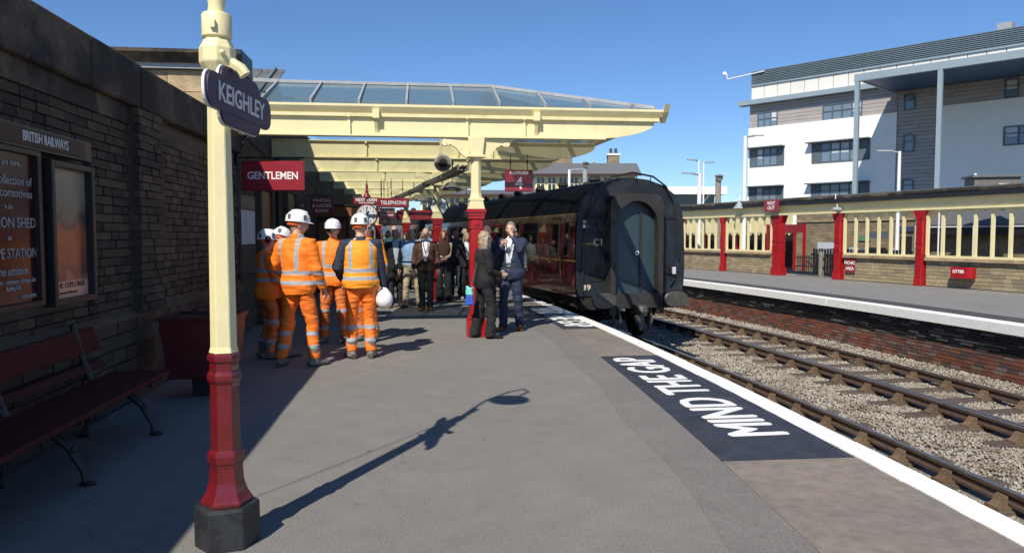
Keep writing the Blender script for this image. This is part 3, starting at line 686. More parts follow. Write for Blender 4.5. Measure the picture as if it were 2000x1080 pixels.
mb.box(-.012, .012, -.09, -.05, 2.62, 2.66); mb.build('clamp', MT['cream'], lp, smooth=True)
mb = MB(); mb.ell((.045, -.085, 2.50), (.014, .014, .014)); mb.tube([(.07, -.03, 2.46), (.12, -.03, 2.43), (.14, -.03, 2.40)], .03, 8); mb.build('fitting', MT['cream'], lp, smooth=True)
mb = MB(); mb.tube([(0, 0, 2.9), (-.05, -.02, 3.3), (-.06, .02, 3.7), (.06, .1, 4.03), (.19, .16, 4.1), (.27, .12, 3.98), (.2, .02, 3.84)], .018, 8); mb.build('swan_neck', MT['cream'], lp, smooth=True)
mb = MB(); mb.lathe([(.03, .12), (.06, .07), (.19, .01), (.2, -.02), (.19, -.02), (.02, .03)], (.14, -.04, 3.76), 20); mb.build('lamp_shade', MT['grey'], lp, smooth=True)
mb = MB(); mb.tube([(-.05, -.06, 2.84), (-.09, -.07, 2.82), (-.11, -.07, 2.9), (-.08, -.05, 3.1)], .006, 6); mb.build('lamp_cable', MT['black'], lp)
# totem signs: two enamel plates, each a long bar with half round lobes above and below
def totem(loc, rz, label, words):
    t = empty('station_name_sign', loc, rz, label, 'sign')
    def plate(s, y, mat, nm):
        pts = []
        def rr(x0, x1, z0, z1, r):
            q = []
            for cx, cz, a0 in ((x1 - r, z1 - r, 0), (x0 + r, z1 - r, 90), (x0 + r, z0 + r, 180), (x1 - r, z0 + r, 270)):
                for k in range(6): a = R(a0 + 18 * k); q.append((cx + r * math.cos(a), cz + r * math.sin(a)))
            return q
        mb = MB(); mb.prism(rr(-.40 * s, .40 * s, -.075 * s, .075 * s, .06 * s), 1, y, y + .012); mb.prism(rr(-.25 * s, .25 * s, -.128 * s, .128 * s, .07 * s), 1, y + .003, y + .016)
        return mb.build(nm, mat, t)
    plate(1.16, 0, MT['lettergrey'], 'rim'); plate(1.12, -.012, M('enamel_maroon', (.055, .032, .075), .5, .2, 2, spec=.25), 'plate')
    text(words, .13, (0, -.0135, 0), FACE_CAM, MT['lettergrey'], t, bold=.002, width=.66)
    mb = MB(); mb.box(-.03, .03, .018, .10, -.12, -.09); mb.box(-.03, .03, .018, .10, .09, .12); mb.build('bracket', MT['black'], t)
    return t
totem((-.945, 4.06, 2.285), R(83.3), 'maroon station name sign reading its town name on the lamp post', 'KEIGHLEY')
cb = MB(); cb.tube([Vector((-1.03, 3.96, 3.25)).lerp(Vector((-2.95, 1.2, 3.5)), k / 8) - Vector((0, 0, .10 * math.sin(math.pi * k / 8))) for k in range(9)], .005, 5)
tag(cb.build('overhead_cable', MT['black']), 'thin black cable from the lamp post to the wall coping', 'cable')

# ------------------------------------------------------------------ bench and planter
def bench():
    b = empty('platform_bench', (-2.45, 5.1, 0), 0, 'red plank bench with black branch pattern iron legs by the wall', 'bench')
    for nm, x0, x1, z0, z1, th in (('seat_plank', -.16, .30, .425, .462, 0),):
        MB().box(x0, x1, -1.75, 1.46, z0, z1).build(nm, MT['woodred'], b, bevel=.008)
    for z0, z1, x in ((.66, .84, -.25), (.52, .575, -.20)):
        mb = MB(); mb.prism([(x - .015, z0), (x + .02, z0), (x - .03, z1), (x - .065, z1)], 1, -1.75, 1.42); mb.build('back_plank', MT['woodred'], b, bevel=.006)
    for y in (-1.3, -.12, 1.1):
        mb = MB()
        mb.tube([(.29, y, 0), (.27, y, .1), (.19, y, .25), (.06, y, .37), (-.06, y, .39), (-.16, y, .3), (-.22, y, .14), (-.25, y, 0)], [.025, .02, .026, .034, .034, .026, .02, .026], 8)
        mb.tube([(.28, y, .405), (0, y, .41), (-.16, y, .42), (-.2, y, .5), (-.255, y, .68), (-.30, y, .87)], [.016, .028, .03, .028, .022, .026], 8)
        mb.ell((-.305, y, .88), (.025, .025, .025)); mb.ell((.3, y, .012), (.055, .035, .018)); mb.ell((-.25, y, .012), (.055, .035, .018)); mb.ell((.21, y, .23), (.03, .026, .03)); mb.ell((-.235, y, .60), (.03, .026, .035))
        mb.build('branch_leg', MT['black'], b, smooth=True)
bench()
pt = empty('planter', (-2.2, 7.75, 0), 0, 'dark crimson square planter tub on a short plinth by the wall', 'planter')
mb = MB(); mb.add([(-.28, -.26, .2), (.28, -.26, .2), (.28, .26, .2), (-.28, .26, .2), (-.34, -.3, .78), (.34, -.3, .78), (.34, .3, .78), (-.34, .3, .78)], [(3, 2, 1, 0), (0, 1, 5, 4), (1, 2, 6, 5), (2, 3, 7, 6), (3, 0, 4, 7), (4, 5, 6, 7)]); mb.build('tub', M('tub_crimson', (.10, .012, .014), .4, .2, 5), pt, bevel=.01)
mb = MB(); mb.box(-.1, .1, -.1, .1, 0, .2); mb.build('plinth', MT['black'], pt)
mb = MB()
for a, b_, c_, d_ in ((-.36, .36, -.32, -.27), (-.36, .36, .27, .32), (-.36, -.31, -.268, .268), (.31, .36, -.268, .268)): mb.box(a, b_, c_, d_, .775, .81)
mb.build('rim', M('tub_rim', (.08, .012, .014), .4, .2, 5), pt); MB().box(-.308, .308, -.268, .268, .77, .785).build('soil', MT['blackmat'], pt)
# ------------------------------------------------------------------ station building on the left
FX = -2.95
sb = empty('station_building', (0, 0, 0), 0, 'long dark stone station building under the cream canopy', 'building')
MB().box(-8, FX, 11.9, 40, -.02, 4.1).build('wall', MT['rubbledark'], sb)
# parapet end facing the lamp post: ashlar blocks, cornice and lead flashing
for r, (z0, z1, lens) in enumerate(((3.0, 3.3, (1.3, .9, 1.2, .8, .8)), (3.3, 3.74, (.8, 1.1, 1.0, 1.3, .8)), (3.74, 4.06, (1.2, .9, 1.3, .7, .9)))):
    x = -7.9
    for l in lens:
        MB().box(x + .005, min(x + l, FX + .01) - .005, 11.80 + random.uniform(-.005, .005), 11.897, z0 + .005, z1 - .005).build('stone_block', MT['stone_lt'], sb); x += l
MB().box(-8, FX + .02, 11.82, 11.896, 2.9, 2.995).build('lower_course', MT['stone_lt'], sb)
MB().box(-8, FX + .06, 11.72, 11.93, 4.07, 4.15).build('flashing', MT['lead'], sb)
mb = MB(); mb.prism([(11.66, 4.152), (12.3, 4.152), (12.3, 4.32), (11.56, 4.32), (11.56, 4.27), (11.62, 4.22)], 0, -8, FX + .02); mb.build('cornice', MT['copingst'], sb)
mb = MB(); mb.prism([(11.60, 4.0), (12.2, 4.0), (12.2, 4.32), (11.5, 4.32), (11.5, 4.25)], 0, FX + .025, FX + .3); mb.build('cornice_end', MT['black'], sb, bevel=.01)
# slate roof behind
for i in range(9):
    y = 13.6 + i * .9
    pass
rows = 9
for i in range(rows):
    t0, t1 = i / rows, (i + 1) / rows
    z0, z1 = 4.0 + .75 * t0, 4.0 + .75 * t1 + .03; y0, y1 = 13.4 + 1.6 * t0, 13.4 + 1.6 * t1 + .06
    x = -6.0
    while x < FX + .1:
        l = .42; MB().add([(x, y0, z0), (x + l - .012, y0, z0), (x + l - .012, y1, z1), (x, y1, z1), (x, y0, z0 + .02), (x + l - .012, y0, z0 + .02), (x + l - .012, y1, z1 + .02), (x, y1, z1 + .02)], [(3, 2, 1, 0), (4, 5, 6, 7), (0, 1, 5, 4), (1, 2, 6, 5), (2, 3, 7, 6), (3, 0, 4, 7)]).build('slate', MT['slate'], sb); x += l
mb = MB(); mb.prism([(13.35, 3.8), (15.1, 4.77), (16.9, 3.8)], 0, -6, FX + .08); mb.build('roof_core', MT['slate'], sb)
mb = MB(); mb.bar((FX + .12, 13.3, 3.96), (FX + .12, 15.05, 4.80), .04, .10); mb.build('barge_board', MT['louvre'], sb)
# doors, windows, pipes along the shaded front
for y0, y1, z1, m in ((13.7, 14.6, 2.4, 'wood'), (16.3, 17.3, 2.5, 'black'), (24.5, 25.6, 2.4, 'wood'), (28, 29, 2.4, 'wood')):
    MB().box(FX, FX + .06, y0, y1, 0, z1).build('door', MT[m], sb, bevel=.01)
    mb = MB(); mb.box(FX, FX + .1, y0 - .12, y0 - .004, 0, z1 + .12); mb.box(FX, FX + .1, y1 + .004, y1 + .12, 0, z1 + .12); mb.box(FX, FX + .1, y0, y1, z1 + .004, z1 + .12); mb.build('door_frame', MT['rubbledark'], sb)
for y0, y1 in ((18.0, 19.1), (26.2, 27.3)):
    MB().box(FX, FX + .03, y0, y1, 1.0, 2.4).build('window', MT['darkglass'], sb)
mb = MB(); mb.tube([(FX + .09, 15.2, 0), (FX + .09, 15.2, 3.4)], .05, 10); mb.build('drainpipe', MT['black'], sb); mb = MB(); mb.tube([(FX + .09, 11.98, .0), (FX + .09, 11.98, 2.9), (FX + .25, 12.3, 3.2)], .045, 10); mb.build('drainpipe', MT['black'], sb)
nbd = empty('notice_case', (FX, 12.7, 0), 0, 'framed timetable case on the dark station wall', 'notice board')
mb = MB(); mb.box(.0, .07, -.55, .55, .95, 2.25); mb.build('case', MT['black'], nbd, bevel=.01); MB().box(.071, .078, -.47, .47, 1.45, 2.0).build('timetable_sheet', MT['paper'], nbd); MB().box(.071, .077, -.47, .47, 2.03, 2.2).build('header', M('case_header', (.14, .14, .11), .6, .3, 9), nbd)
# timber lobby
lo = empty('timber_lobby', (-2.5, 21.2, 0), 0, 'brown panelled timber lobby projecting from the station front', 'lobby')
MB().box(-.5, .42, 0, 2, 0, 2.1).build('panelling', M('lobby_dark', (.055, .025, .012), .5, .2, 4), lo)
MB().box(-.55, .5, -.06, 2.05, 2.1, 2.4).build('fascia', MT['wood'], lo, bevel=.01); MB().box(-.42, .32, -.03, -.002, .1, 1.95).build('door', MT['wood'], lo, bevel=.01)
MB().box(-.6, .56, -.1, 2.1, 2.402, 2.44).build('lid', MT['black'], lo)
# projecting enamel signs
def sign(name, loc, wd, ht, lines, label, rz=0, mat=None, hang=None, arm=None, lmat=None):
    s = empty(name, loc, rz, label, 'sign')
    MB().box(-wd / 2, wd / 2, -.018, .018, -ht / 2, ht / 2).build('panel', mat or MT['signred'], s, bevel=.014)
    for body, sz, z, lw_ in lines: text(body, sz, (0, -.0195, z), FACE_CAM, lmat or MT['letter'], s, bold=.003, width=lw_)
    if hang:
        for x in (-wd * .3, wd * .3):
            mb = MB(); mb.tube([(x, 0, ht / 2 - .01), (x, 0, ht / 2 + hang)], .008, 6); mb.ell((x, 0, ht / 2 + hang * .5), (.02, .012, .03)); mb.build('hanger', MT['black'], s)
    if arm:
        mb = MB(); mb.tube([(-wd / 2 - .08, 0, ht / 2 + .05), (wd / 2, 0, ht / 2 + .05)], .015, 6); mb.tube([(-wd / 2 - .08, 0, ht / 2 + .5), (-wd * .1, 0, ht / 2 + .05)], .012, 6)
        for x in (-wd * .4, wd * .4): mb.tube([(x, 0, ht / 2 + .05), (x, 0, ht / 2 - .01)], .008, 6)
        mb.build('bracket_arm', MT['black'], s)
    return s
sign('hanging_sign', (-2.32, 11.96, 2.51), .96, .46, [('GENTLEMEN', .16, 0, .77)], 'crimson gentlemen sign half in sun beside the lamp post', rz=R(-4), arm=True)
sign('hanging_sign', (-2.58, 19.43, 2.34), .58, .42, [('WAITING', .12, .13, .46), ('& LADIES', .12, 0, .48), ('ROOM', .12, -.13, .32)], 'dark crimson waiting and ladies room sign in the shade', arm=True, lmat=MT['lettergrey'])
sign('hanging_sign', (-.83, 20.6, 2.47), .84, .26, [('TELEPHONE', .14, 0, .70)], 'crimson telephone sign hanging under the canopy', hang=.5)
sign('hanging_sign', (-1.02, 20.7, 2.20), .45, .26, [('NO SMOKING', .09, .06, .4), ('ON THE STATION', .05, -.06, .36)], 'crimson no smoking sign below the telephone sign', hang=.8)
sign('hanging_sign', (-1.08, 20.8, 1.97), .32, .18, [('4', .17, 0, None)], 'small crimson platform number sign below the no smoking sign', hang=1.0)
sign('hanging_sign', (1.87, 14.75, 2.67), .56, .43, [('PLATFORM', .085, .15, .36), ('4', .34, -.06, None)], 'crimson platform four sign hanging from the second canopy beam', rz=R(-3), hang=.3)
sign('fascia_board', (-.28, 28.2, 2.34), 1.5, .36, [], 'long plain crimson board hanging far under the canopy', hang=.6)
sign('monitor_box', (1.25, 19.98, 2.15), .42, .2, [('X', .2, 0, .2)], 'black indicator box with a white cross hanging past the column', mat=MT['black'], hang=.6)
# clock on a post with the next train board
ck = empty('platform_clock', (-1.52, 20.32, 0), 0, 'round white clock on a crimson post below the next train board', 'clock')
def clock_face(par, loc, r, nums=True, rim=None):
    mb = MB(); mb.lathe([(r, -.09), (r * 1.12, -.09), (r * 1.14, -.02), (r * 1.14, .05), (r * .9, .08), (r * .3, .08)], loc, 28, 'Y'); case = mb.build('case', rim or MT['signred'], par, smooth=True)
    mb = MB(); mb.lathe([(r * 1.0, -.096), (r * 1.0, -.091)], loc, 28, 'Y'); mb.build('dial', MT['face'], case)
    if nums:
        for k in range(1, 13):
            a = R(90 - 30 * k); text(str(k), r * .3, (loc[0] + r * .78 * math.cos(a), loc[1] - .0985, loc[2] + r * .78 * math.sin(a)), FACE_CAM, MT['black'], case, 'numeral', bold=.002, ext=.0005)
    mb = MB()
    for ang, l, wd in ((90 - 30 * 12.97, .45, .03), (90, .72, .02)):
        a = R(ang); mb.bar((loc[0], loc[1] - .102, loc[2]), (loc[0] + r * l * math.cos(a), loc[1] - .102, loc[2] + r * l * math.sin(a)), wd * 1.2, .004, up=(0, 1, 0))
    mb.build('hand', MT['black'], case)
clock_face(ck, (0, 0, 2.13), .26)
mb = MB(); mb.tube([(0, .06, 0), (0, .06, 1.86)], .06, 10); mb.box(-.12, .12, -.06, .18, 0, .25); mb.build('post', MT['signred'], ck)
mb = MB(); mb.box(-.35, .33, -.06, .06, 2.41, 2.60); mb.build('board', MT['signred'], ck, bevel=.01)
text('NEXT TRAIN', .11, (-.01, -.063, 2.53), FACE_CAM, MT['letter'], ck, bold=.005, width=.56); text('THIS PLATFORM', .06, (-.01, -.063, 2.45), FACE_CAM, MT['letter'], ck, bold=.002, width=.4)
mb = MB(); mb.lathe([(.11, 2.6), (.08, 2.66), (.045, 2.72), (.05, 2.76), (.03, 2.8), (.035, 2.9), (.012, 3.0), (.008, 3.08)], (0, 0, 0), 12); mb.build('finial', MT['signred'], ck, smooth=True)

# ------------------------------------------------------------------ platform canopy
cn = empty('platform_canopy', (0, 0, 0), 0, 'cream iron platform canopy with a hipped glass roof', 'canopy')
SP = 3.4; S_FIRST = 4.82     # arc position of first beam (Y about 11.8)
COLOFF = -2.36; OUT = .50
ZBEAM, ZGUT = 3.13, 3.45
def wall_x(Y): return FX
for i in range(8):
    s = S_FIRST + SP * i
    pc = arc(COLOFF, s); pr = arc(OUT, s)
    Y = pc.y
    # plate girder: straight web, curved up at the free end
    xl, xr = FX + .02, pr.x
    prof = [(xl, ZGUT - .02), (xl, ZBEAM), (xr - .85, ZBEAM), (xr - .62, ZBEAM + .015), (xr - .4, ZBEAM + .05), (xr - .2, ZBEAM + .105), (xr - .06, ZBEAM + .165), (xr, ZBEAM + .21), (xr, ZGUT - .02)]
    mb = MB(); mb.prism(prof, 1, Y - .02, Y + .02); web = mb.build('beam', MT['cream'] if i < 2 else MT['cream2'], cn)
    mb = MB(); mb.box(xl, xr - .8, Y - .08, Y + .08, ZBEAM - .025, ZBEAM - .002)
    mb.box(xl, xr - .02, Y - .07, Y + .07, ZGUT - .018, ZGUT + .0); mb.build('beam_flange', MT['cream'], cn)
    for x in (xl + 1.8, xl + 3.6, xr - 2.1):     # stiffeners
        mb = MB(); mb.prism([(Y - .021, ZBEAM), (Y - .075, ZBEAM), (Y - .05, ZGUT - .1), (Y - .09, ZGUT - .06), (Y - .09, ZGUT - .02), (Y - .021, ZGUT - .02)], 0, x - .02, x + .02); mb.build('stiffener', MT['cream'], cn)
# gutter and moulded fascia across the front and along the track side
YF = 11.62
x0, x1 = FX + .25, arc(OUT, S_FIRST).x + .12
mb = MB(); mb.prism([(YF, 3.585), (YF - .03, 3.575), (YF - .03, 3.545), (YF + .02, 3.47), (YF + .05, 3.455), (YF + .17, 3.455), (YF + .17, 3.585)], 0, x0, x1); mb.build('front_gutter', MT['cream'], cn)
mb = MB(); mb.box(x0, x1 - .05, YF + .02, YF + .16, 3.40, 3.452); mb.build('gutter_shadow_gap', MT['cream2'], cn)
for x in (-.72, 1.75):
    mb = MB(); mb.box(x - .05, x + .05, YF - .06, YF + .05, 3.37, 3.50); mb.prism([(YF + .05, 3.37), (YF - .04, 3.37), (YF + .08, 3.14), (YF + .14, 3.14)], 0, x - .025, x + .025); mb.build('gutter_bracket', MT['cream'], cn)
mb = MB(); mb.prism([(YF - .04, 3.60), (YF - .10, 3.66), (YF - .02, 3.54), (YF + .16, 3.40), (YF + .18, 3.60)], 0, x1 + .002, x1 + .09); mb.build('gutter_end', MT['cream'], cn)
mb = MB(); strip(mb, OUT + .0, OUT + .14, S_FIRST - .1, S_FIRST + SP * 7.2, 3.46, 3.59, 1); mb.build('side_gutter', MT['cream'], cn)
# purlins along the roof
for off in (-1.2, -.1):
    for i in range(7):
        s = S_FIRST + SP * i; a, b = arc(off, s + .05), arc(off, s + SP - .05)
        if a.x < FX + .1 or b.x < FX + .1: continue
        mb = MB(); mb.bar((a.x, a.y, 3.50), (b.x, b.y, 3.50), .06, .1); mb.build('purlin', MT['cream2'], cn)
# glass: hip end panels, side slope and top, with glazing bars
ZE, ZT = 3.60, 4.13; YT = 13.0; XH = 1.15
def quad_pane(a, b, c, d, name='glass_pane', m=None, th=.012):
    a, b, c, d = map(Vector, (a, b, c, d)); n_ = (b - a).cross(d - a).normalized() * th
    mb = MB(); mb.add([a, b, c, d, a + n_, b + n_, c + n_, d + n_], [(3, 2, 1, 0), (4, 5, 6, 7), (0, 1, 5, 4), (1, 2, 6, 5), (2, 3, 7, 6), (3, 0, 4, 7)])
    return mb.build(name, m or MT['glassroof'], cn)
bars = [-2.42 + .72 * k for k in range(9)] + [x1 - .12]
def hip_y(x): return YT if x <= XH else YT - (x - XH) / (x1 - .1 - XH) * (YT - YF - .1)
def hip_z(x): return ZT if x <= XH else ZT - (x - XH) / (x1 - .1 - XH) * (ZT - ZE)
for a, b in zip(bars[:-1], bars[1:]):
    g_ = .012
    quad_pane((a + g_, YF + .08, ZE), (b - g_, YF + .08, ZE), (b - g_, hip_y(b), hip_z(b)), (a + g_, hip_y(a), hip_z(a)), m=MT['hipglass'])
for x in bars[:-1]:
    mb = MB(); mb.bar((x, YF + .05, ZE + .03), (x, hip_y(x) + .02, hip_z(x) + .03), .03, .06); mb.build('glazing_bar', MT['lead'], cn)
mb = MB(); mb.bar((bars[0], YT, ZT + .035), (XH, YT, ZT + .035), .06, .05); mb.bar((XH, YT, ZT + .035), (x1 - .1, YF + .1, ZE + .03), .05, .05); mb.build('ridge_bar', MT['lead'], cn)
for i in range(7):
    s0 = S_FIRST + SP * i; 
    for k in range(4):
        sa, sb_ = s0 + SP * k / 4, s0 + SP * (k + 1) / 4
        if sa < S_FIRST + 1.3: continue
        a, b = arc(OUT + .02, sa), arc(OUT + .02, sb_); c, d = arc(-1.95, sb_), arc(-1.95, sa)
        quad_pane((a.x, a.y + .012, ZE), (b.x, b.y - .012, ZE), (c.x, c.y - .012, ZT), (d.x, d.y + .012, ZT), m=MT['sideglass'])
        e, f_ = Vector((FX + .05, sb_ + 7, 0)), Vector((FX + .05, sa + 7, 0))
        if k % 2 == 0:
            sc_ = s0 + SP * (k + 2) / 4; c2 = arc(-1.95, sc_)
            quad_pane((d.x, d.y + .012, ZT), (c2.x, c2.y - .012, ZT), (FX + .05, c2.y - .012, ZT + .1), (FX + .05, d.y + .012, ZT + .1))
            mb = MB(); mb.bar((d.x, d.y, ZT + .03), (FX + .05, d.y, ZT + .13), .04, .06); mb.build('glazing_bar', MT['lead'], cn)
        mb = MB(); mb.bar((a.x, a.y, ZE + .03), (d.x, d.y, ZT + .03), .03, .06); mb.build('glazing_bar', MT['lead'], cn)
# columns
COLLAB = ['red and cream iron canopy column beside the woman in black', 'red and cream iron canopy column behind the red haired woman', 'red and cream iron canopy column behind the man in the brown jacket', 'farthest red and cream iron canopy column by the crowd']
for i in range(4):
    s = S_FIRST + SP * 2 * i; p = arc(COLOFF, s)
    c = empty('canopy_column', (p.x, p.y, 0), s / RC, COLLAB[i], 'column', 'canopy columns')
    mb = MB(); mb.box(-.15, .15, -.15, .15, -.01, .27); mb.box(-.13, .13, -.13, .13, .271, .33); mb.build('plinth', MT['bright'], c, bevel=.012)
    mb = MB(); mb.box(-.105, .105, -.105, .105, .331, 1.85); mb.build('red_shaft', MT['bright'], c, bevel=.02)
    mb = MB()
    for z0, z1, r in ((1.70, 1.72, .118), (1.851, 1.9, .12), (1.901, 1.95, .13), (1.951, 2.0, .145)): mb.box(-r, r, -r, r, z0, z1)
    mb.lathe([(.045, -.1), (.05, -.118), (.02, -.122)], (0, 0, 1.785), 12, 'Y'); mb.build('red_capital', MT['bright'], c)
    mb = MB(); mb.prism([(-.13, 2.001), (.13, 2.001), (.10, 2.13), (-.10, 2.13)], 1, -.11, .11); mb.box(-.115, .115, -.115, .115, 2.131, 2.17); mb.lathe([(.105, 2.171), (.085, 2.25), (.08, 2.78), (.1, 2.80)], (0, 0, 0), 8, 'Z', R(22.5)); mb.box(-.13, .13, -.13, .13, 2.801, 2.84); mb.prism([(-.10, 2.841), (.10, 2.841), (.13, 3.1), (-.13, 3.1)], 1, -.1, .1); mb.build('cream_shaft', MT['cream'], c, bevel=.004)
    for sg in (-1, 1):     # scroll brackets under the beam
        pts = [(.11, 3.10), (.11, 2.82), (.16, 2.80), (.24, 2.86), (.31, 2.95), (.40, 3.0), (.46, 2.97), (.52, 2.99), (.53, 3.04), (.50, 3.10)]
        mb = MB(); mb.prism([(sg * a, b) for a, b in pts], 1, -.035, .035); mb.lathe([(.045, -.045), (.045, .045)], (sg * .49, 0, 3.02), 12, 'Y'); mb.build('scroll_bracket', MT['cream'], c)
# cable tray running from column to column
ct = empty('cable_tray', (0, 0, 0), 0, 'grey ladder cable tray hung along the canopy columns', 'cable tray')
TZ = lambda s: 2.62 + .21 * min(1, (s - S_FIRST) / 6.8)
for dx in (-.13, -.27):
    mb = MB(); pts = [arc(COLOFF + dx, S_FIRST + k * .85) + Vector((0, 0, TZ(S_FIRST + k * .85) + .03)) for k in range(25)]
    for a, b in zip(pts[:-1], pts[1:]): mb.bar(a, b, .02, .09)
    mb.build('tray_side', MT['tray'], ct)
for k in range(60):
    s = S_FIRST + .17 + k * .34; z = TZ(s); a, b = arc(COLOFF - .135, s), arc(COLOFF - .265, s)
    MB().bar((a.x, a.y, z), (b.x, b.y, z), .035, .025).build('rung', MT['tray'], ct)
mb = MB(); pts = [arc(COLOFF - .2, S_FIRST + k * .85) + Vector((0, 0, TZ(S_FIRST + k * .85) + .05)) for k in range(25)]
mb.tube(pts, .018, 6); mb.build('cable_bundle', MT['black'], ct)
for k in range(0, 5):
    a = arc(COLOFF - .2, S_FIRST + SP * k + .02); mb = MB(); mb.tube([(a.x, a.y + .1, 2.9), (a.x, a.y + .1, 3.2), (a.x + .12, a.y + .1, 3.44)], .012, 6); mb.build('hanger', MT['cream2'], ct)
# horn loudspeaker, pendant lamps, double sided clock
hs = empty('horn_loudspeaker', (.34, 14.26, 2.94), R(6), 'grey round horn loudspeaker hanging below the canopy beam', 'loudspeaker')
mb = MB(); mb.lathe([(.155, -.16), (.165, -.14), (.15, -.05), (.09, .05), (.05, .14), (.05, .24), (.02, .25)], (0, 0, 0), 20, 'Y'); mb.build('horn', MT['grey'], hs, smooth=True)
mb = MB(); mb.lathe([(.135, -.162), (.10, -.1615)], (0, 0, 0), 20, 'Y'); mb.build('horn_mouth', MT['tray'], hs); mb = MB(); mb.lathe([(.085, -.166), (.02, -.1655)], (0, 0, 0), 20, 'Y'); mb.build('driver', MT['blackmat'], hs)
mb = MB(); mb.tube([(0, .1, .05), (0, .1, .48)], .014, 6); mb.tube([(-.04, .1, .08), (-.02, .1, .42)], .008, 6); mb.build('hanger', MT['cream2'], hs)
for k, (x, y, z) in enumerate(((.62, 16.6, 2.63), (-.05, 22.8, 2.66))):
    pl_ = empty('pendant_lamp', (x, y, z), 0, ['grey enamel pendant lamp shade by the first canopy columns', 'grey enamel pendant lamp shade deeper under the canopy'][k], 'lamp')
    mb = MB(); mb.lathe([(.03, .16), (.06, .14), (.09, .08), (.22, -.01), (.235, -.04), (.22, -.045), (.05, .03)], (0, 0, 0), 20); mb.build('lamp_shade', MT['tray'], pl_, smooth=True)
    mb = MB(); mb.tube([(0, 0, .15), (0, 0, .8)], .012, 6); mb.build('stem', MT['black'], pl_)
dc = empty('hanging_clock', (.36, 18.4, 2.30), 0, 'black rimmed clock hanging behind the second canopy column', 'clock')
clock_face(dc, (0, 0, 0), .2, False, MT['black']); mb = MB(); mb.tube([(0, .0, .2), (0, .0, .75)], .02, 8); mb.build('stem', MT['black'], dc)

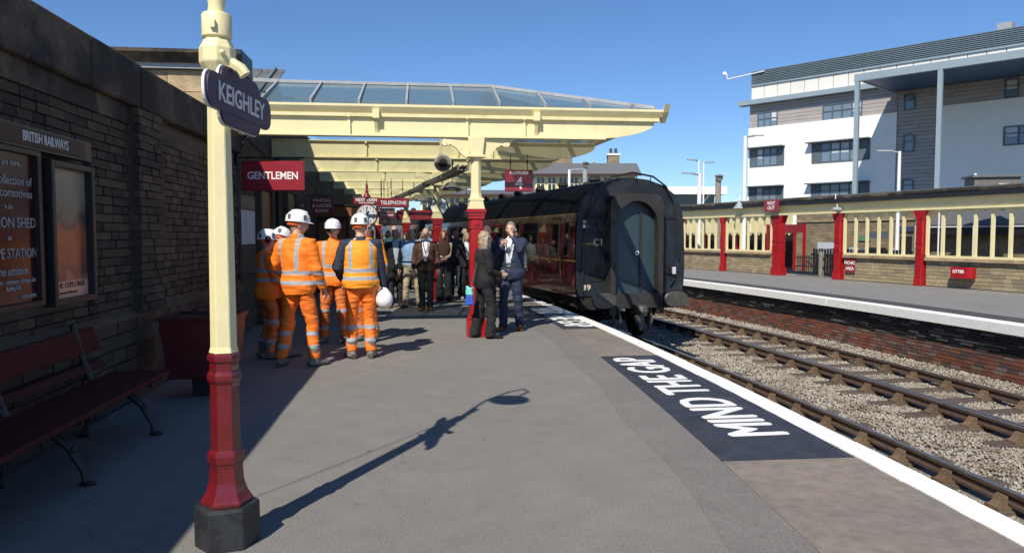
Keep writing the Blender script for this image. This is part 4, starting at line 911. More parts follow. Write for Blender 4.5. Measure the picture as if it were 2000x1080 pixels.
# ------------------------------------------------------------------ railway coaches
def make_coach():
    c = empty('railway_coach', (0, 0, 0), 0, 'maroon railway coach', 'railway coach', 'coaches of the standing train')
    L = 19.35
    half = [(0, 3.74), (.42, 3.70), (.80, 3.58), (1.06, 3.40), (1.22, 3.18), (1.30, 2.93)]
    side = [(1.30, 2.93), (1.335, 2.6), (1.355, 2.1), (1.36, 1.7), (1.345, 1.35), (1.31, 1.08)]
    # roof
    prof = [(-x, z) for x, z in half[::-1]] + half[1:]
    mb = MB(); n = len(prof); ys = [0, .06, L - .06, L]
    vs = []
    for i, y in enumerate(ys):
        k = .985 if i in (0, 3) else 1
        vs += [(x * k, y, 2.9 + (z - 2.9) * k) for x, z in prof]
    fs = [(i * n + j, i * n + j + 1, (i + 1) * n + j + 1, (i + 1) * n + j) for i in range(3) for j in range(n - 1)]
    mb.add(vs, fs); mb.build('roof', MT['roofblk'], c, smooth=True)
    # sides
    for sg in (-1, 1):
        mb = MB(); vs = []; m = len(side)
        for y in (.0, L): vs += [(sg * x, y, z) for x, z in side]
        mb.add(vs, [(j, j + 1, m + j + 1, m + j) for j in range(m - 1)]); mb.build('side_panel', MT['maroon'], c, smooth=True)
        def sx(z):
            for (xa, za), (xb, zb) in zip(side[:-1], side[1:]):
                if zb <= z <= za: return xa + (xb - xa) * (z - za) / (zb - za)
            return 1.31
        def plate(nm, y0, y1, z0, z1, mat, th, par=None):
            mb = MB(); a, b = sx(z0), sx(z1)
            vs = [(sg * (a - .05), y0, z0), (sg * (a + th), y0, z0), (sg * (b + th), y0, z1), (sg * (b - .05), y0, z1)]
            vs += [(v[0], y1, v[2]) for v in vs]
            mb.add(vs, [(0, 1, 2, 3), (7, 6, 5, 4), (0, 4, 5, 1), (1, 5, 6, 2), (2, 6, 7, 3), (3, 7, 4, 0)])
            return mb.build(nm, mat, par or c)
        plate('upper_reflection_band', .02, L - .02, 2.72, 2.90, MT['brown'], .004)  # brown sunlit reflection on the upper side, painted as a band
        plate('lining', .0, L, 1.86, 1.885, MT['gold'], .006); plate('lining', .0, L, 2.905, 2.92, MT['gold'], .006)
        doors = (1.25, 9.2, 18.1); wins = [2.6 + 1.62 * k for k in range(4)] + [10.6 + 1.62 * k for k in range(5)]
        for y in doors:
            dr = plate('door', y - .36, y + .36, 1.1, 2.86, MT['maroon'], .010)
            plate('door_window_frame', y - .25, y + .25, 1.98, 2.74, MT['brown'], .018, dr); plate('door_window', y - .21, y + .21, 2.02, 2.70, MT['coachglass'], .024, dr)
            mb = MB(); mb.tube([(sg * (sx(1.75) + .03), y - .45, 1.5), (sg * (sx(1.75) + .05), y - .45, 1.95)], .014, 6); mb.build('grab_rail', MT['gold'], c); mb = MB(); mb.ell((sg * (sx(1.8) + .03), y + .3, 1.8), (.03, .03, .02)); mb.build('door_handle', MT['gold'], dr)
        wf = plate('window_frame', .36, .66, 1.95, 2.78, MT['brown'], .014); plate('window_pane', .40, .62, 2.0, 2.74, MT['coachglass'], .02, wf)
        for y in wins:
            wf = plate('window_frame', y - .07, y + 1.27, 1.93, 2.79, MT['brown'], .014)
            plate('window_pane', y, y + 1.2, 1.98, 2.5, MT['coachglass'], .022, wf); plate('vent_pane', y, y + 1.2, 2.53, 2.74, MT['coachglass'], .026, wf)
        mb = MB(); mb.box(sg * 1.0 - .2, sg * 1.0 + .2, .3, L - .3, .82, 1.07); mb.build('solebar', MT['under'], c)
    # ends
    pend = [(-x, z) for x, z in (half + side[1:])[::-1]] + (half + side[1:])[1:]
    for y0, y1 in ((-.03, .002), (L - .002, L + .03)):
        mb = MB(); mb.prism([(x * .985, 2.4 + (z - 2.4) * .99) for x, z in pend], 1, y0, y1); mb.build('end_panel', MT['coachend'], c)
    for yy, sg in ((0, -1), (L, 1)):
        # gangway: box frame with arched opening, door inside
        def gp(r_out=.66): return None
        ow, iw, zb, zt = .64, .52, .93, 3.36
        outp = [(-ow, zb), (-ow, zt - .22), (-ow + .06, zt - .07), (-ow + .2, zt), (ow - .2, zt), (ow - .06, zt - .07), (ow, zt - .22), (ow, zb)]
        inp = [(-iw, zb + .22), (-iw, 2.62)] + [(-iw * math.cos(R(a)), 2.62 + iw * 1.12 * math.sin(R(a))) for a in range(15, 180, 15)] + [(iw, 2.62), (iw, zb + .22)]
        mb = MB()
        # ring between outer and inner outlines, front face and depth
        K = 40
        def samp(poly, k):
            Ls = [0.]
            for a, b in zip(poly[:-1], poly[1:]): Ls.append(Ls[-1] + math.dist(a, b))
            t = Ls[-1] * k / K
            for i in range(len(poly) - 1):
                if t <= Ls[i + 1] + 1e-9:
                    f = (t - Ls[i]) / max(1e-9, Ls[i + 1] - Ls[i]); return (poly[i][0] + (poly[i + 1][0] - poly[i][0]) * f, poly[i][1] + (poly[i + 1][1] - poly[i][1]) * f)
            return poly[-1]
        vs = []
        for k in range(K + 1):
            o_, i_ = samp(outp, k), samp(inp, k)
            for (x, z), y in ((o_, 0), (o_, .34), (i_, .34), (i_, .12)): vs.append((x, yy + sg * y, z))
        fs = []
        for k in range(K):
            q = 4 * k
            for j in range(3): fs.append((q + j, q + j + 1, q + 5 + j, q + 4 + j))
        mb.add(vs, fs); mb.build('gangway_frame', MT['gang'], c, smooth=True)
        mb = MB(); mb.box(-ow, ow, min(yy + sg * .02, yy + sg * .34), max(yy + sg * .02, yy + sg * .34), zb - .1, zb + .22); mb.box(-ow - .02, -ow + .14, min(yy + sg * .05, yy + sg * .36), max(yy + sg * .05, yy + sg * .36), zb - .24, zb - .1); mb.box(ow - .14, ow + .02, min(yy + sg * .05, yy + sg * .36), max(yy + sg * .05, yy + sg * .36), zb - .24, zb - .1); mb.build('gangway_sill', MT['gang'], c)
        mb = MB(); mb.prism(inp, 1, min(yy + sg * .1, yy + sg * .125), max(yy + sg * .1, yy + sg * .125)); d_ = mb.build('gangway_door', MT['gangdoor'], c)
        mb = MB(); mb.box(.15, .19, min(yy + sg * .126, yy + sg * .16), max(yy + sg * .126, yy + sg * .16), 1.2, 2.95); mb.build('door_stile', MT['gang'], c)
        mb = MB(); mb.lathe([(.05, .0), (.05, .02), (.02, .03)], (.08, yy + sg * .13 - (.03 if sg < 0 else 0), 2.05), 16, 'Y'); mb.build('handle_roundel', MT['face'], c); MB().box(.05, .11, min(yy + sg * .131, yy + sg * .165), max(yy + sg * .131, yy + sg * .165), 2.03, 2.055).build('handle', MT['black'], c)
        # handrails / pipes over the end
        mb = MB(); mb.tube([(-1.2, yy + sg * .06, 1.1), (-1.16, yy + sg * .08, 2.3), (-1.02, yy + sg * .1, 3.1), (-.85, yy + sg * .1, 3.5), (-.5, yy + sg * .08, 3.74), (0, yy + sg * .08, 3.84), (.5, yy + sg * .08, 3.76), (.82, yy + sg * .08, 3.55), (1.02, yy + sg * .08, 3.2), (1.13, yy + sg * .08, 2.6), (1.18, yy + sg * .08, 1.9)], .022, 8)
        for x in (-.35, .1, .45): mb.tube([(x, yy + sg * .08, 3.78), (x, yy + sg * .04, 3.66)], .012, 6)
        mb.tube([(-.85, yy + sg * .06, 2.75), (-.80, yy + sg * .08, 2.55), (-.7, yy + sg * .1, 2.45)], .02, 6); mb.build('end_pipe', MT['black'], c)
        mb = MB(); mb.box(.72, 1.15, min(yy, yy + sg * .05), max(yy, yy + sg * .05), 2.82, 2.88); mb.box(-1.15, -.72, min(yy, yy + sg * .05), max(yy, yy + sg * .05), 2.82, 2.86); mb.box(-1.0, -.72, min(yy, yy + sg * .045), max(yy, yy + sg * .045), 1.42, 1.5); mb.box(.74, .8, min(yy, yy + sg * .06), max(yy, yy + sg * .06), 1.2, 2.6)
        mb.lathe([(.07, 0), (.05, .1)], (-.82, yy + sg * .09 - (.1 if sg > 0 else 0), 1.72), 12, 'Y'); mb.lathe([(.07, 0), (.05, .1)], (.98, yy + sg * .09 - (.1 if sg > 0 else 0), 1.72), 12, 'Y')
        mb.tube([(.8, yy + sg * .08, 1.62), (1.0, yy + sg * .08, 1.60), (1.06, yy + sg * .08, 1.45), (.95, yy + sg * .08, 1.3)], .02, 6); mb.build('end_fittings', MT['blackmat'], c)
        MB().box(1.0, 1.08, min(yy + sg * .06, yy + sg * .12), max(yy + sg * .06, yy + sg * .12), 1.56, 1.72).build('lamp_iron', MT['paper'], c)
        # buffers
        for bx in (-.865, .865):
            mb = MB(); mb.lathe([(.11, .0), (.13, .06), (.10, .1), (.09, .5)], (bx, yy if sg > 0 else yy - .5, 1.02), 14, 'Y'); mb.build('buffer_stock', MT['under'], c, smooth=True)
            mb = MB()
            o_ = []
            for k in range(28):
                t = 2 * math.pi * k / 28; o_.append((bx + .29 * math.copysign(abs(math.cos(t)) ** .8, math.cos(t)), 1.02 + .17 * math.copysign(abs(math.sin(t)) ** .8, math.sin(t))))
            mb.prism(o_, 1, min(yy + sg * .5, yy + sg * .56), max(yy + sg * .5, yy + sg * .56)); mb.build('buffer_head', MT['buffer'], c, bevel=.015)
        mb = MB(); mb.box(-1.2, 1.2, min(yy, yy - sg * .25), max(yy, yy - sg * .25), .78, 1.08); mb.build('headstock', MT['under'], c)
        # coupler, hoses
        mb = MB(); mb.obox((0, yy + sg * .3, .82), (1, 0, 0), (0, 1, 0), (0, 0, 1), .09, .3, .1); mb.lathe([(.12, -.1), (.15, 0), (.12, .12)], (.02, yy + sg * .55, .78), 10); mb.obox((-.04, yy + sg * .6, .55), (1, 0, .3), (0, 1, 0), (-.3, 0, 1), .08, .06, .16); mb.build('coupler', MT['buffer'], c)
        mb = MB()
        for hx, dz in ((-.42, .0), (.36, .05), (-.58, .1)): mb.tube([(hx, yy + sg * .06, .95), (hx + .03, yy + sg * .2, .85), (hx + .07, yy + sg * .24, .55), (hx + .02, yy + sg * .18, .28 + dz), (hx - .12, yy + sg * .1, .25 + dz)], .03, 8)
        mb.build('brake_hose', MT['buffer'], c)
    # bogies
    for yc in (2.58, L - 2.58):
        for sg in (-1, 1):
            mb = MB(); mb.prism([(yc - 1.75, .52), (yc + 1.75, .52), (yc + 1.6, .72), (yc + .6, .55), (yc - .6, .55), (yc - 1.6, .72)], 0, sg * 1.0 - .06, sg * 1.0 + .06)
            for ya in (yc - 1.3, yc + 1.3): mb.box(sg * 1.0 - .12, sg * 1.0 + .12, ya - .16, ya + .16, .32, .62)
            mb.build('bogie_frame', MT['under'], c)
            for ya in (yc - 1.3, yc + 1.3):
                mb = MB(); mb.lathe([(.46, -.07), (.46, .05), (.49, .055), (.49, .07), (.12, .06), (.12, -.06)], (sg * .755, ya, .46), 28, 'X'); mb.build('wheel', MT['under'], c, smooth=True)
        mb = MB()
        for ya in (yc - 1.3, yc + 1.3): mb.tube([(-.75, ya, .46), (.75, ya, .46)], .08, 10)
        mb.box(-.8, .8, yc - .25, yc + .25, .5, .8); mb.build('axle', MT['under'], c)
    mb = MB(); mb.box(-.9, .9, 5.5, 8.2, .45, .8); mb.box(-.9, .9, 11, 12.8, .5, .8); mb.build('battery_box', MT['under'], c)
    mb = MB(); mb.box(-1.2, 1.2, .2, L - .2, 1.0, 1.08); mb.build('floor', MT['under'], c)
    for i in range(9):      # roof ventilators
        for x in ((-.35, .35) if i % 2 else (-.3,)):
            y = 1.4 + i * 2.05; mb = MB(); mb.lathe([(.12, 3.62), (.12, 3.74), (.16, 3.76), (.1, 3.86), (.03, 3.88)], (x, y, 0), 10); mb.build('roof_ventilator', MT['blackmat'], c)
    return c
def place_coach(c, s_mid):
    t = s_mid / RC; rc = RC + (OFF_A0 + OFF_A) / 2 - .226
    m = Vector((CX + rc * math.cos(t), CY + rc * math.sin(t), 0)); d = Vector((-math.sin(t), math.cos(t), 0))
    p = m - d * 9.675; c.location = (p.x, p.y, ZR); c.rotation_euler = (0, 0, t)
co1 = make_coach(); co2 = copy_tree(co1); co3 = copy_tree(co1)
S_MID = R(9.79) * RC
place_coach(co1, S_MID); place_coach(co2, S_MID + 20.45); place_coach(co3, S_MID + 40.9)
co1['label'] = 'maroon railway coach with its black gangway end facing the camera'
co2['label'] = 'second maroon railway coach of the train behind the canopy columns'
co3['label'] = 'third railway coach of the train in the far shade'
text('C1', .22, (-.80, -.032, 2.28), FACE_CAM, M('pale_mark', (.42, .38, .28), .6, .2, 20), co1, 'lettering', bold=.004, width=.2)
text('RESTRICTION', .06, (-1.05, -.032, 2.25), FACE_CAM, MT['gold'], co1, 'lettering', width=.26)
text('39', .17, (-1.08, -.032, 1.28), FACE_CAM, M('pale_number', (.6, .52, .36), .6, .2, 20), co1, 'lettering', bold=.004, width=.2)
MB().box(-1.17, -1.05, -.04, -.031, 2.60, 2.77).build('notice', MT['paper'], co1); text('W4', .08, (-1.11, -.0415, 2.69), FACE_CAM, MT['black'], co1, 'lettering', bold=.003)
text('W 4550', .14, (-1.352, 1.0, 1.70), (R(90), 0, R(-90)), MT['gold'], co1, 'lettering', bold=.003, width=.4)
# ------------------------------------------------------------------ modern white building beyond the opposite platform
AB = Vector((31.25, 68.8, 0)); UB = Vector((.607, -.795, 0)).normalized(); NB = Vector((-UB.y, UB.x, 0))
if NB.y > 0: NB = -NB
wb = empty('modern_building', AB, math.atan2(UB.y, UB.x), 'large white rendered modern building with grey cladding and roof louvres', 'building')
# local: x along the facade, -y towards the camera, z up
sgn = -1 if Vector((-UB.y, UB.x, 0)).dot(NB) < 0 else 1
def wbx(name, x0, x1, d0, d1, z0, z1, mat, bevel=0, par=None):      # d = distance out of the facade
    ya, yb = sgn * d0, sgn * d1; return MB().box(x0, x1, min(ya, yb), max(ya, yb), z0, z1).build(name, mat, par or wb, bevel=bevel)
LEN = 46
wbx('core', -.2, LEN, -14, -.3, -1.4, 15.7, MT['clad'])
wbx('white_render_block', -.33, 13.0, -.3, .12, -1.4, 11.76, MT['render'])
wbx('white_render_block', 16.05, LEN, -.3, .12, -1.4, 11.87, MT['render'])
# grey cladding planks
def planks(x0, x1, z0, z1, h=.31, wdt=4.2):
    z = z0
    while z < z1 - .05:
        x = x0 - (random.random() * wdt)
        while x < x1:
            a, b = max(x, x0), min(x + wdt, x1)
            if b - a > .1: wbx('cladding_plank', a + .012, b - .012, -.29, .0 + random.uniform(0, .01), z + .012, min(z + h, z1) - .012, MT['clad'])
            x += wdt
        z += h
planks(-.3, 13.0, 11.78, 13.9); planks(13.02, 16.03, 3.5, 13.9); planks(16.05, 30, 11.9, 13.9)
wbx('eaves_gutter', -1.2, LEN, -.3, .75, 13.92, 14.35, MT['blueframe'])
x = -.15
while x < 30:
    wbx('band_panel', x + .03, x + 1.27, -.3, .05, 14.36, 15.68, MT['bandst']); x += 1.3
wbx('band_sill', -.2, LEN, -.3, .18, 15.69, 15.80, MT['blueframe'])
for k in range(9): wbx('louvre_blade', -.2, LEN, -.35, .1, 15.82 + k * .152, 15.90 + k * .152, MT['louvre'])
wbx('louvre_backing', -.1, LEN, -1.2, -.6, 15.7, 17.15, M('louvre_shade', (.16, .19, .2), .7))
for x, h in ((19.5, 1.0), (22.6, 1.6)): wbx('roof_vent', x, x + 1.0, -3, -2, 17.0, 17.1 + h, MT['grey'])
def win(x0, x1, z0, z1, cols, out=.12, hood=False, side=False, transom=.62, open_=None):
    f = .07
    wr_ = wbx('window', x0, x1, out - .02, out + .006, z0, z1, MT['frame'])
    ws = (x1 - x0) / cols
    for i in range(cols):
        a, b = x0 + i * ws, x0 + (i + 1) * ws
        if side and (i == 0 or i == cols - 1):
            wbx('spandrel_panel', a + .02, b - .02, out, out + .03, z0 + .04, z1 - .04, MT['frame'], par=wr_); continue
        zt = z0 + (z1 - z0) * transom
        wbx('window_pane', a + f, b - f, out, out + .012, z0 + f, zt - f / 2, MT['pane'], par=wr_); wbx('window_pane', a + f, b - f, out, out + .012, zt + f / 2, z1 - f, MT['pane'], par=wr_)
        if random.random() < .45: wbx('blind', a + f + .02, b - f - .02, out + .013, out + .018, z0 + (z1 - z0) * .45, z1 - f, MT['paper'], par=wr_)
    mb = MB()
    for i in range(cols + 1):
        xx = x0 + i * ws; ya, yb = sgn * out, sgn * (out + .07); mb.box(xx - .04, xx + .04, min(ya, yb), max(ya, yb), z0, z1)
    for zz in (z0, z0 + (z1 - z0) * transom, z1):
        ya, yb = sgn * (out + .002), sgn * (out + .065); mb.box(x0, x1, min(ya, yb), max(ya, yb), zz - .04, zz + .04)
    mb.build('window_frame', MT['frame'], wr_)
    if hood:
        wbx('window_hood', x0 - .35, x1 + .1, out - .05, out + .75, z1 + .02, z1 + .12, MT['frame'], par=wr_)
win(.57, 2.5, 11.57, 13.12, 3, .02); win(6.79, 10.14, 11.58, 13.08, 4, .02)
win(-.1, 3.27, 8.1, 9.75, 5, .12, True, True); win(5.94, 10.91, 8.05, 9.75, 6, .12, True, True)
win(-.1, 3.27, 4.6, 6.1, 5, .12, True, True); win(5.94, 10.95, 4.6, 6.1, 6, .12, True, True)
win(13.56, 14.35, 11.86, 13.12, 1, .02); win(13.58, 14.37, 8.44, 9.81, 1, .02); win(13.6, 14.38, 5.0, 6.14, 1, .02)
win(20.65, 21.5, 11.95, 13.3, 1, .02); win(20.7, 24.5, 8.37, 9.75, 4, .12)
# tall steel entrance frame
fr = empty('steel_frame_canopy', AB, math.atan2(UB.y, UB.x), 'tall blue grey steel frame canopy standing before the white building', 'canopy')
def frx(name, x0, x1, d0, d1, z0, z1, mat): ya, yb = sgn * d0, sgn * d1; return MB().box(x0, x1, min(ya, yb), max(ya, yb), z0, z1).build(name, mat, fr, bevel=.01)
frx('front_beam', 12.6, 40, 7.75, 8.05, 13.2, 13.75, MT['blueframe']); frx('soffit', 12.7, 40, .16, 7.74, 13.44, 13.60, MT['soffit']); frx('end_beam', 12.58, 12.72, .8, 7.74, 13.38, 13.7, MT['blueframe'])
for k in range(1, 6): frx('soffit_joint', 12.7 + k * 4.6, 12.78 + k * 4.6, .9, 7.6, 13.41, 13.438, MT['louvre'])
for xx in (12.8, 18.5, 26, 33): frx('post', xx - .16, xx + .16, 7.74, 8.04, -1.4, 13.19, MT['blueframe'])
# camera arm on the building corner
sa = empty('roof_camera', AB, math.atan2(UB.y, UB.x), 'white camera on an arm at the roof corner of the white building', 'camera')
mb = MB(); mb.tube([(1.2, sgn * .2, 16.95), (-2.6, sgn * .2, 16.75), (-2.75, sgn * .2, 17.35)], .06, 8); mb.build('arm', MT['whitepole'], sa); mb = MB(); mb.lathe([(.08, .12), (.18, 0), (.18, -.18), (.08, -.28)], (-2.95, sgn * .2, 17.4), 12); mb.build('camera_dome', MT['whitepole'], sa, smooth=True)

# ------------------------------------------------------------------ lamps and poles beyond the screen
def lamp(name, x, y, h, label, arm=(-.6, 0), r=.06, mat=None, group='white street lamps beyond the platforms'):
    p = empty(name, (x, y, -1.3), 0, label, 'street lamp', group)
    mb = MB(); mb.tube([(0, 0, 0), (0, 0, h + 1.3)], [r * 1.15, r * .8], 10); mb.build('pole', mat or MT['whitepole'], p, smooth=True)
    mb = MB(); mb.tube([(0, 0, h + 1.24), (arm[0] * .6, arm[1] * .6, h + 1.33)], r * .5, 8); mb.obox((arm[0] * .85, arm[1] * .85, h + 1.33), (arm[0], arm[1], .02), (-arm[1], arm[0], 0), (0, 0, 1), .32, .09, .035); mb.build('lamp_head', MT['grey'], p)
    return p
lamp('street_lamp', 14.63, 38.56, 4.85, 'white street lamp before the glass bridge tower', (-.75, .05), .11)
lamp('street_lamp', 19.13, 43.06, 7.5, 'tall white street lamp at the corner of the white building', (.9, -.1), .14)
lamp('street_lamp', 20.14, 29.85, 5.15, 'white street lamp before the grey clad bay', (-.7, .2), .08)
lamp('street_lamp', 17.1, 45.3, 6.25, 'thin distant twin lamp column with small head', (-.5, 0), .07)
lamp('street_lamp', 18.55, 48.2, 6.4, 'thin faint distant lamp column right of the twin lamp', (.5, 0), .06)
lamp('street_lamp', 8.67, 44.29, 5.5, 'slim white lamp post before the booking hall windows', (.7, .0), .1)
for (x, y, h, lab, m, r) in ((17.56, 43.25, 5.1, 'weathered timber pole with a pulley at its top', 'greywood', .17), (10.68, 49.09, 6.35, 'grey steel post before the booking hall roof', 'grey', .17)):
    p = empty('pole', (x, y, -1.3), 0, lab, 'pole'); mb = MB(); mb.tube([(0, 0, 0), (0, 0, h + 1.3)], [r * 1.1, r], 10); mb.build('shaft', MT[m], p, smooth=True)
    mb = MB(); mb.lathe([(r * 1.2, -.06), (r * 1.2, .06)], (0, -r, h + 1.2), 14, 'Y'); mb.box(-r * 1.1, r * 1.1, -.3, .1, h + 1.28, h + 1.36); mb.build('pole_cap', MT['tray'], p)
for x, y, h, k in ((21.9, 27.6, 4.0, 0), (23.9, 25.2, 4.3, 1), (21.2, 28.7, 3.4, 2)):
    p = MB(); p.tube([(x, y, -1.3), (x, y, h)], .03, 8); p.ell((x, y, h), (.05, .05, .05)); tag(p.build('mast', MT['whitepole']), ['thin white mast behind the screen roof before white render', 'thin tall white mast at the right before the window', 'short thin white mast behind the screen roof'][k], 'mast')
# rooftop box behind the screen roof
dm = empty('roof_dormer', (22.4, 27.3, 2.6), R(-20), 'small stone dormer with a white window above the screen roof', 'dormer')
MB().box(-.8, .8, -.5, .6, 0, 1.25).build('walls', MT['tray'], dm); MB().box(.05, .62, -.53, -.503, .25, 1.0).build('window_frame', MT['whitepole'], dm); MB().box(.13, .54, -.545, -.532, .33, .92).build('window_pane', MT['pane'], dm); MB().box(-.9, .9, -.6, .7, 1.252, 1.34).build('lid', MT['slate'], dm)
# glass bridge tower far behind
fb = empty('bridge_tower', (25, 67, -1.3), R(-5), 'white roofed glass bridge tower with a V shaped strut', 'tower')
MB().box(-3.2, 1.8, 0, 4, 0, 6.6).build('glazing', MT['darkglass'], fb); MB().box(-3.6, 2.6, -1.2, 5, 6.6, 7.3).build('roof', MT['whitepole'], fb)
mb = MB(); mb.bar((-.6, -.2, 4.3), (-2.2, -.2, 6.6), .18, .18); mb.bar((-.6, -.2, 4.3), (1.2, -.2, 6.6), .18, .18); mb.bar((-.6, -.2, 0), (-.6, -.2, 4.4), .25, .25); mb.build('v_strut', MT['whitepole'], fb)

# ------------------------------------------------------------------ booking hall with chimneys behind the coach
bh = empty('booking_hall', (9.0, 60.5, -.75), R(-6.5), 'cream windowed booking hall with grey slate roof and stone chimneys', 'building')
def tier(x0, x1, y0, zb, zt, n, depth):
    MB().box(x0, x1, y0, y0 + depth, 0, zt).build('tier_wall', MT['cream2'], bh)
    w_ = (x1 - x0) / n
    for i in range(n):
        a = x0 + i * w_ + .12; b = x0 + (i + 1) * w_ - .12
        wn = MB().box(a, b, y0 - .03, y0 - .002, zb, zt - .25).build('window', MT['darkglass'], bh)
        mb = MB(); m_ = (a + b) / 2
        for xx in (a, m_, b): mb.box(xx - .04, xx + .04, y0 - .06, y0 - .031, zb, zt - .25)
        mb.box(a, b, y0 - .058, y0 - .032, (zb + zt - .25) / 2 - .03, (zb + zt - .25) / 2 + .03); mb.build('glazing_bars', MT['cream'], wn)
tier(0, 8.2, 0, 6.0, 7.25, 9, 7)
tier(-9, 7, -3, 4.3, 5.45, 15, 3)
mb = MB(); mb.prism([(-.6, 7.26), (7.6, 7.26), (5.2, 8.35), (1.8, 8.35)], 0, -.4, 8.6); mb.build('roof', MT['slate'], bh)
MB().box(-.4, 8.6, -.62, -.5, 7.12, 7.28).build('gutter', M('hall_gutter', (.05, .015, .015), .5), bh)
mb = MB(); mb.prism([(-3.5, 5.46), (-.05, 5.46), (-.05, 6.0)], 0, -9.3, 7.3); mb.build('lower_roof', MT['slate'], bh); MB().box(-9.3, 7.3, -3.6, -3.45, 5.3, 5.48).build('gutter', M('brown_gutter', (.06, .02, .018), .5), bh)
MB().box(-9, 7, -3.6, -3.02, 3.2, 4.2).build('valance', MT['cream'], bh); MB().box(-9.1, 7.1, -3.65, -3.0, 2.8, 3.05).build('lower_gutter', M('brown_gutter2', (.07, .02, .02), .5), bh)
for x, wd, h, y in ((2.4, 1.75, 9.0, 3.2), (6.8, .95, 9.1, 3.2)):
    ch = MB().box(x - wd / 2, x + wd / 2, y - .5, y + .5, 7.3, h).build('chimney', MT['rubblewall'], bh); MB().box(x - wd / 2 - .08, x + wd / 2 + .08, y - .58, y + .58, h, h + .16).build('chimney_cap', MT['whitepole'] if wd < 1 else MT['stone_lt'], bh)
    for dx in ((-.2, .22) if wd < 1 else (-.5, 0, .5)): mb = MB(); mb.lathe([(.15, h + .16), (.12, h + .6), (.15, h + .62)], (x + dx, y, 0), 10); mb.build('chimney_pot', MT['darktar'], bh)
mb = MB(); mb.prism([(4.0, 7.5), (5.5, 8.9), (7.0, 7.5)], 1, 6, 6.6); mb.build('gable', MT['rubblewall'], bh)

# ------------------------------------------------------------------ stone buildings seen through the screen
UX = math.atan2(U3.y, U3.x)
so = empty('goods_building', p3(0, -9.5), UX, 'yellow stone station building seen through the arcaded screen', 'building')
ys = -1 if Vector((-U3.y, U3.x, 0)).dot(N3) > 0 else 1
def sox(name, u0, u1, d0, d1, z0, z1, mat): return MB().box(u0, u1, min(-d0 * ys * -1, -d1 * ys * -1) if False else min(d0, d1), max(d0, d1), z0, z1).build(name, mat, so)
sox('stone_wall', 11.3, 19.7, -5, 0, -1.4, 3.5, MT['rubblewall']); sox('string_course', 11.3, 19.7, .0, .06, 2.3, 2.4, MT['stone_lt'])
sox('low_stone_wall', -14, 11.25, -5, -.3, -1.4, 1.75, MT['rubblewall'])
mb = MB(); mb.prism([(.25, 1.98), (.25, 2.06), (-2.6, 3.3), (-5.2, 2.06), (-5.2, 1.98)], 0, -14, 11.2); mb.build('slate_roof', MT['slate'], so)
sox('eaves_board', -14, 11.2, -.28, .2, 1.6, 1.93, MT['black']); sox('white_gutter_line', -14, 11.2, .2, .26, 1.93, 1.975, MT['whitepole'])
for u0, u1, z0, z1, m in ((15.2, 15.75, .45, .95, 'paper'), (14.35, 14.9, .45, .95, 'pane'), (13.75, 14.1, .45, .9, 'frame'), (16.5, 18.0, .5, 1.2, 'paper'), (12.75, 13.1, .5, .95, 'paper')):
    sox('wall_poster', u0, u1, .01, .05, z0, z1, MT[m])
sox('green_sign', 14.4, 15.15, .02, .06, 1.3, 1.58, M('green_sign', (.12, .26, .15), .6)); sox('dark_screen', 12.9, 14.0, .5, .6, 1.45, 1.75, MT['frame'])
sox('doorway', 12.0, 12.65, .005, .03, -.4, 1.55, MT['blackmat']); sox('blue_sign', 11.9, 12.75, .03, .08, 1.75, 2.0, M('blue_sign', (.05, .06, .12), .4))
# canopy of the far platform with cream valance
vc = empty('far_canopy', p3(0, -7.5), UX, 'cream boarded far canopy with toothed valance and platform two sign', 'canopy')
def vcx(name, u0, u1, d0, d1, z0, z1, mat): return MB().box(u0, u1, min(d0, d1), max(d0, d1), z0, z1).build(name, mat, vc)
vcx('boarding', 20.0, 40, -2, -1.9, 1.72, 3.1, MT['cream2']); vcx('painted_shade_sheet', 20.0, 40, -3.4, -3.2, -1.4, 1.75, MT['blackmat'])  # black sheet at the back paints the shade beneath the canopy
for k in range(50): mb = MB(); u = 20 + k * .375; mb.prism([(u + .02, 1.72), (u + .355, 1.72), (u + .19, 1.56)], 1, -1.98, -1.92); mb.build('valance_tooth', MT['cream2'], vc)
for u in (20.3, 22.6, 25.6, 29): vcx('red_post', u - .1, u + .1, -2.6, -2.4, -1.4, 1.75, MT['bright'])
vcx('bench_rail', 21, 36, -2.2, -2.1, .05, .14, MT['whitepole'])
vcx('number_plate', 23.55, 24.35, -1.89, -1.86, 1.75, 2.25, MT['whitepole'])
text('2', .55, (23.95, -1.85, 2.0), (R(90), 0, R(180)), MT['black'], vc, bold=.01)
rs = empty('station_sign_frame', p3(16.5, -6.0), UX, 'crimson running in board on two red posts behind the gate', 'sign')
MB().box(-1.25, 1.25, -.04, .04, 1.70, 2.12).build('board', MT['signred'], rs); MB().box(-1.4, -1.28, -.05, .05, -1.2, 2.15).build('post', MT['bright'], rs); MB().box(1.28, 1.4, -.05, .05, -1.2, 2.15).build('post', MT['bright'], rs)
